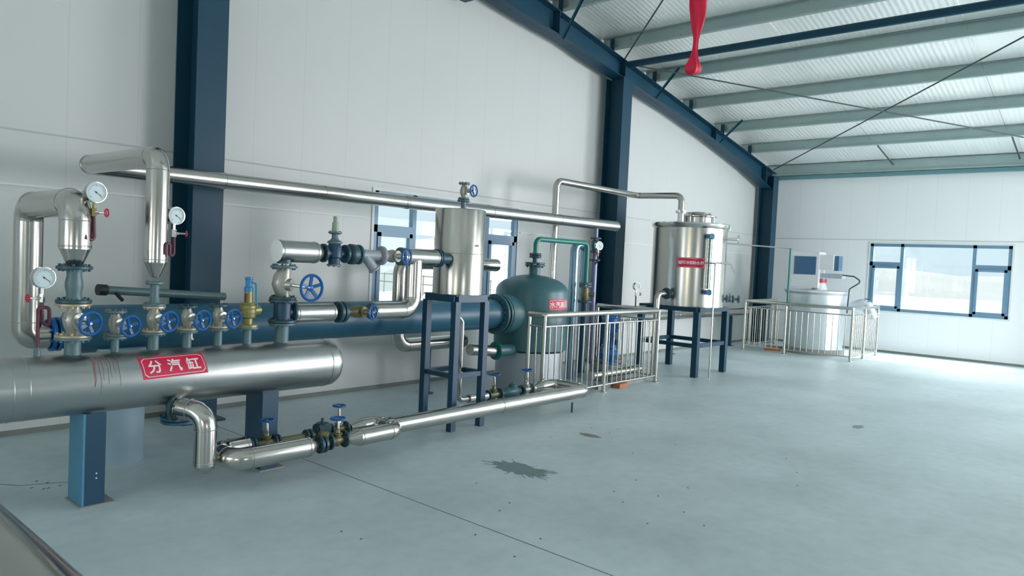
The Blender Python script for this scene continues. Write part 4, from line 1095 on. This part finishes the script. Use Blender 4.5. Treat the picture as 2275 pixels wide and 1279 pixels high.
# level gauge
def tp(ang, r, z): a = math.radians(ang); return V((TX + r * math.cos(a), TY + r * math.sin(a), z))
A1 = -126
lg = bmn(); cyl(lg, tp(A1, TR + .09, 1.36), tp(A1, TR + .09, 2.14), .019, 12)
for da in (-3, 3): cyl(lg, tp(A1 + da, TR + .09, 1.36), tp(A1 + da, TR + .09, 2.14), .008, 8)
lgo = obj('level_gauge', lg, mat('sight_glass_green', srgb(96, 136, 128), .3), t, 'tall sight glass')
for k in range(12): bm = bmn(); cyl(bm, tp(A1 - 3, TR + .09, 1.40 + k * .064), tp(A1 + 3, TR + .09, 1.40 + k * .064), .004, 6); obj('guard_clip', bm, BLACK, lgo)
for z in (1.31, 2.17):
    bm = bmn(); cyl(bm, tp(A1, TR - .02, z), tp(A1, TR + .1, z), .02, 12); box(bm, tp(A1, TR + .1, z), (.09, .07, .07), math.radians(A1)); lathe(bm, [(0, 0), (.045, 0), (.05, .03), (.04, .05), (0, .05)], tp(A1, TR + .1, z), (.8, -.5, 0), 10)
    obj('gauge_cock', bm, mat('teal_cock_%d' % int(z * 10), srgb(20, 110, 150), .35), lgo, 'teal blue')
# outlets
bm = bmn(); cyl(bm, tp(-68, TR - .02, 2.16), tp(-68, TR + .16, 2.16), .022, 14); flange(bm, tp(-68, TR + .17, 2.16), (math.cos(math.radians(-68)), math.sin(math.radians(-68)), 0), .07, .02, 6); obj('outlet_nozzle', bm, CHROME, t)
bm = bmn(); torus(bm, tp(-48, TR + .03, 2.33), (math.sin(math.radians(48)), math.cos(math.radians(48)), 0), .04, .008, 20, 8); cyl(bm, tp(-48, TR + .01, 2.2), tp(-48, TR + .01, 2.3), .008, 8); obj('lifting_lug', bm, CHROME, t)
bm = bmn(); q = tp(-100, TR, 1.77); cyl(bm, tp(-108, TR - .02, 1.77), tp(-96, TR + .18, 1.77), .014, 12); bar(bm, tp(-96, TR + .17, 1.77), tp(-92, TR + .24, 1.58), .02, .012); obj('sampling_tap', bm, CHROME, t)
t2 = thing('overflow_pipe', 'thin pipe dropping from the tank tap down to the floor before the blue frame', 'pipe', (10.33, 4.86, 0))
bm = bmn(); sweep(bm, fillet([(10.44, 5.07, 1.76), (10.34, 4.86, 1.76), (10.34, 4.86, 0.0)], .03, 4), .011, 12); obj('pipe_run', bm, STEEL, t2)
t2 = thing('ball_valve', 'small grey flanged valve low on the right side of the water tank', 'valve', tp(-50, TR + .1, 1.2))
bm = bmn(); d = V((math.cos(math.radians(-50)), math.sin(math.radians(-50)), 0))
cyl(bm, tp(-50, TR - .02, 1.2), tp(-50, TR + .28, 1.2), .022, 14); lathe(bm, [(0, .08), (.04, .08), (.055, .12), (.04, .16), (0, .16)], tp(-50, TR, 1.2), d, 18); cyl(bm, tp(-50, TR + .12, 1.2), tp(-50, TR + .12, 1.3), .014, 10); obj('valve_body', bm, CASTG, t2)
for s in (.07, .17, .26):
    bm = bmn(); flange(bm, tp(-50, TR + s, 1.2), d, .065, .018, 6); obj('flange', bm, CASTG, t2)
t2 = thing('outlet_elbow', 'shiny bent outlet pipe low on the left side of the water tank', 'pipe', (9.76, 5.5, 0))
bm = bmn(); sweep(bm, fillet([(10.25, 5.5, 1.26), (9.76, 5.5, 1.26), (9.76, 5.5, 0.02)], .09, 6), .045, 20); obj('pipe_run', bm, STEEL, t2)
bm = bmn(); flange(bm, (10.02, 5.5, 1.26), (1, 0, 0), .08, .03, 6); lathe(bm, [(0, 0), (.09, 0), (.05, .1), (0, .1)], (10.04, 5.5, 1.26), (1, 0, 0), 20); obj('flange', bm, DARKF, t2, 'dark green')

# wall pipe, thin pipes
clad_pipe('insulated_pipe', 'clad pipe running level low along the left wall behind the water tank', [(10.56, 6.75, .75), (16.1, 6.75, .75)], .085, (12.5, 6.75, .75), m=STEEL, step=1.0)
for x, lab in ((12.6, 'short dark bracket post under the wall pipe behind the water tank'), (15.3, 'dark post carrying the wall pipe beside the far railing')):
    t = thing('pipe_stand', lab, 'stand', (x, 6.75, 0))
    bm = bmn(); box2(bm, (x - .025, 6.72, 0), (x + .025, 6.78, .66)); obj('post', bm, BLUE, t)
    bm = bmn(); box2(bm, (x - .07, 6.68, 0), (x + .07, 6.82, .01)); obj('foot_plate', bm, BLUE, t)
t = thing('small_pipe', 'thin pipe from the water tank to a green drop pipe at the far railing', 'pipe', (15.0, 5.42, 0))
bm = bmn(); cyl(bm, (11.3, 5.35, 2.115), (15.0, 5.42, 2.18), .013, 12); obj('level_run', bm, STEEL, t)
bm = bmn(); cyl(bm, (15.0, 5.42, 0), (15.0, 5.42, 2.19), .02, 14); obj('drop_run', bm, GREENP, t, 'green')
bm = bmn(); lathe(bm, [(0, -.05), (.035, -.04), (.035, .04), (0, .05)], (15.0, 5.42, 1.0), (0, 0, 1), 14); cyl(bm, (15, 5.42, 1.0), (14.93, 5.34, 1.0), .015, 10); obj('pipe_valve', bm, GREENP, t, 'green')

# ------------------------------------------------------------------ white mixing tank at the far corner
MX, MY, MR = 15.85, 5.12, .60
t = thing('mixing_tank', 'white round mixing tank with a boxed drive on top inside the far railing', 'tank', (MX, MY, 0))
bm = bmn(); lathe(bm, [(0, .1), (MR * .93, .1), (MR * .96, .5), (MR, 1.25), (MR + .05, 1.30), (MR + .05, 1.33), (0, 1.36)], (MX, MY, 0), (0, 0, 1), 56); obj('shell', bm, mat('pale_satin_steel', srgb(206, 216, 220), .32, .55, .05, 3), t)
bm = bmn(); cyl(bm, (MX, MY, 0), (MX, MY, .12), MR * .97, 48); obj('base_ring', bm, CONC, t)
bm = bmn(); sweep(bm, fillet([(MX + .35, MY - .55, .95), (MX + .45, MY - .85, 1.15), (MX + .5, MY - 1.0, .8)], .12, 5), .11, 20); obj('outlet_chute', bm, mat('pale_chute_steel', srgb(200, 208, 216), .4, .4), t)
bm = bmn(); lathe(bm, [(0, 0), (.16, 0), (.12, .12), (.10, .18), (0, .18)], (MX - .0, MY - .05, 1.34), (0, 0, 1), 28); obj('drive_neck', bm, WHITEM, t)
bm = bmn(); cyl(bm, (MX, MY - .05, 1.50), (MX, MY - .05, 1.58), .13, 24); obj('coupling', bm, mat('red_enamel', srgb(176, 60, 80), .4), t, 'red')
dv = bmn(); box2(dv, (MX - .12, MY - .52, 1.60), (MX + .12, MY + .1, 1.70)); obj('drive_arm', dv, mat('pale_grey_enamel', srgb(170, 186, 196), .4), t)
bm = bmn(); box2(bm, (MX - .22, MY - .08, 1.38), (MX + .2, MY + .50, 2.14)); bmesh.ops.bevel(bm, geom=bm.edges[:], offset=.01, segments=2, affect='EDGES'); cb = obj('drive_cabinet', bm, WHITEM, t)
bm = bmn(); box2(bm, (MX - .232, MY - .02, 1.66), (MX - .221, MY + .43, 2.04)); obj('cabinet_panel', bm, PANELD, cb, 'dark blue')
bm = bmn(); box2(bm, (MX - .2, MY - .36, 1.78), (MX + .18, MY - .082, 2.08)); obj('gearbox', bm, WHITEM, t)
bm = bmn(); box2(bm, (MX - .15, MY - .45, 1.76), (MX + .1, MY - .362, 2.07)); obj('gearbox_cover', bm, PANELD, t, 'dark blue')
bm = bmn(); sweep(bm, fillet([(MX - .1, MY - .35, 1.69), (MX - .1, MY - .75, 1.66), (MX - .1, MY - .9, 1.56), (MX - .12, MY - .68, 1.40), (MX - .12, MY - .66, .9)], .05, 4), .014, 12); obj('bent_tube', bm, ROD, t, 'thin dark tube')
bm = bmn(); box(bm, (15.5, 5.85, .035), (.5, .3, .07), .2); tag(obj('brick_slab', bm, BRICK), 'pale brown brick slab on the floor inside the far railing', 'slab')
t = thing('control_valve', 'small clustered valve on the mixing tank chute, above the far railing', 'valve', (16.3, 4.2, 1.0))
bm = bmn(); lathe(bm, [(0, 0), (.05, 0), (.06, .05), (.03, .08), (.03, .12), (.06, .13), (.06, .15), (0, .15)], (16.3, 4.22, 1.02), (0, 0, 1), 16); cyl(bm, (16.2, 4.25, 1.05), (16.45, 4.18, 1.05), .03, 12); obj('valve_body', bm, CASTG, t)
bm = bmn(); torus(bm, (16.3, 4.22, 1.2), (0, 0, 1), .06, .01); cyl(bm, (16.3, 4.22, 1.15), (16.3, 4.22, 1.21), .008, 8); bar(bm, (16.24, 4.22, 1.2), (16.36, 4.22, 1.2), .012, .01); obj('handwheel', bm, ROD, t)

# ------------------------------------------------------------------ near pipe at the lower left corner
t = clad_pipe('insulated_pipe', 'thick clad pipe slanting across the lower left corner nearest the camera', [(.387, 3.4, 1.02), (.387, -.4, 1.02)], .09, (.387, 1.5, 1.02), m=mat('weathered_steel_cladding', (0.34, 0.36, 0.33, 1), 0.16, 1.0, 0.2, 2, 0.12, 3), step=1.2)

# ------------------------------------------------------------------ hanging red cloth
bm = bmn()
rows = []
prof = [(5.95, .05, .02), (4.6, .05, .025), (4.1, .055, .03), (3.6, .056, .03), (3.46, .055, .03), (3.40, .050, .028), (3.35, .042, .024), (3.31, .032, .02), (3.27, .022, .016), (3.235, .016, .014), (3.20, .016, .014), (3.165, .018, .016), (3.14, .023, .02), (3.115, .028, .026), (3.09, .035, .034), (3.07, .044, .04), (3.05, .052, .046), (3.03, .052, .045), (3.012, .042, .036), (3.0, .022, .02), (2.996, .004, .004)]
cx, cy = 4.6, 2.405
sx = V((.65, -.76, 0)); sy = V((.76, .65, 0)); seg = 28
for j, (z, a, b) in enumerate(prof):
    row = []
    for k in range(seg):
        th = 2 * PI * k / seg; f = 1 + .16 * math.sin(5 * th + z * 9) + .08 * math.sin(9 * th - z * 14)
        sway = sx * (.012 * math.sin(z * 6))
        row.append(bm.verts.new(V((cx, cy, z)) + sway + sx * a * f * math.cos(th) + sy * b * f * math.sin(th)))
    rows.append(row)
for p, q in zip(rows[:-1], rows[1:]):
    for k in range(seg): bm.faces.new((p[k], p[(k + 1) % seg], q[(k + 1) % seg], q[k]))
bm.faces.new(rows[0]); bm.faces.new(rows[-1])
tag(obj('red_cloth', bm, RIBBON, smooth=60), 'twisted red cloth hanging from the roof with a knotted end', 'cloth')

# ------------------------------------------------------------------ marks on the floor
bm = bmn(); box2(bm, (3.262, YR, -.0005), (3.27, Y0 - .03, .0008)); struct('trim_%d' % (n + 1), bm, DARKG)
def blotch(name, cx, cy, rx, ry, label, m, spikes=0, seed=1):
    random.seed(seed); bm = bmn(); N = 40; vs = []
    for k in range(N):
        th = 2 * PI * k / N; f = 1 + random.uniform(-.22, .22)
        vs.append(V((cx + rx * f * math.cos(th), cy + ry * f * math.sin(th), .0006)))
    prism(bm, vs, (0, 0, .0008))
    for k in range(spikes):
        th = random.uniform(0, 2 * PI); c = V((cx, cy, .0011)); u = V((rx * math.cos(th), ry * math.sin(th), 0)); u2 = V((rx * math.cos(th + .3), ry * math.sin(th + .3), 0))
        bar(bm, c + u * .8, c + u * random.uniform(1.25, 1.6) + (u2 - u) * .3, .006, .0008)
    return tag(obj(name, bm, m), label, 'stain')
blotch('floor_stain', 4.40, 3.64, .13, .24, 'spiky damp blue grey patch on the open concrete floor', STAIN, 22, 3)
blotch('floor_stain', 5.78, 3.91, .05, .11, 'small dull brown patch on the floor beyond the spiky damp patch', mat('dull_brown_stain', srgb(134, 126, 122), .6), 0, 5)
blotch('floor_stain', 8.53, 2.23, .12, .05, 'small grey spot far out on the open floor', mat('grey_spot', srgb(140, 152, 150), .6), 0, 8)
random.seed(4)
bm = bmn()
pts = [V((1.35, 5.75, .0008)), V((1.5, 5.55, .0008)), V((1.62, 5.5, .0008)), V((1.8, 5.42, .0008)), V((1.95, 5.4, .0008))]
for a, b in zip(pts[:-1], pts[1:]): bar(bm, a, b, .008, .0008)
for k in range(14): p = V((random.uniform(1.5, 1.95), random.uniform(5.35, 5.6), .0008)); bar(bm, p, p + V((.02, .015, 0)), .012, .0008)
for k in range(26): p = V((random.uniform(2.4, 6.5), random.uniform(1.8, 4.2), .0008)); bar(bm, p, p + V((.015, .012, 0)), .012, .0008)
tag(obj('floor_marks', bm, DARKG), 'scattered small chips and scratches in the concrete floor', 'marks', None, 'stuff')
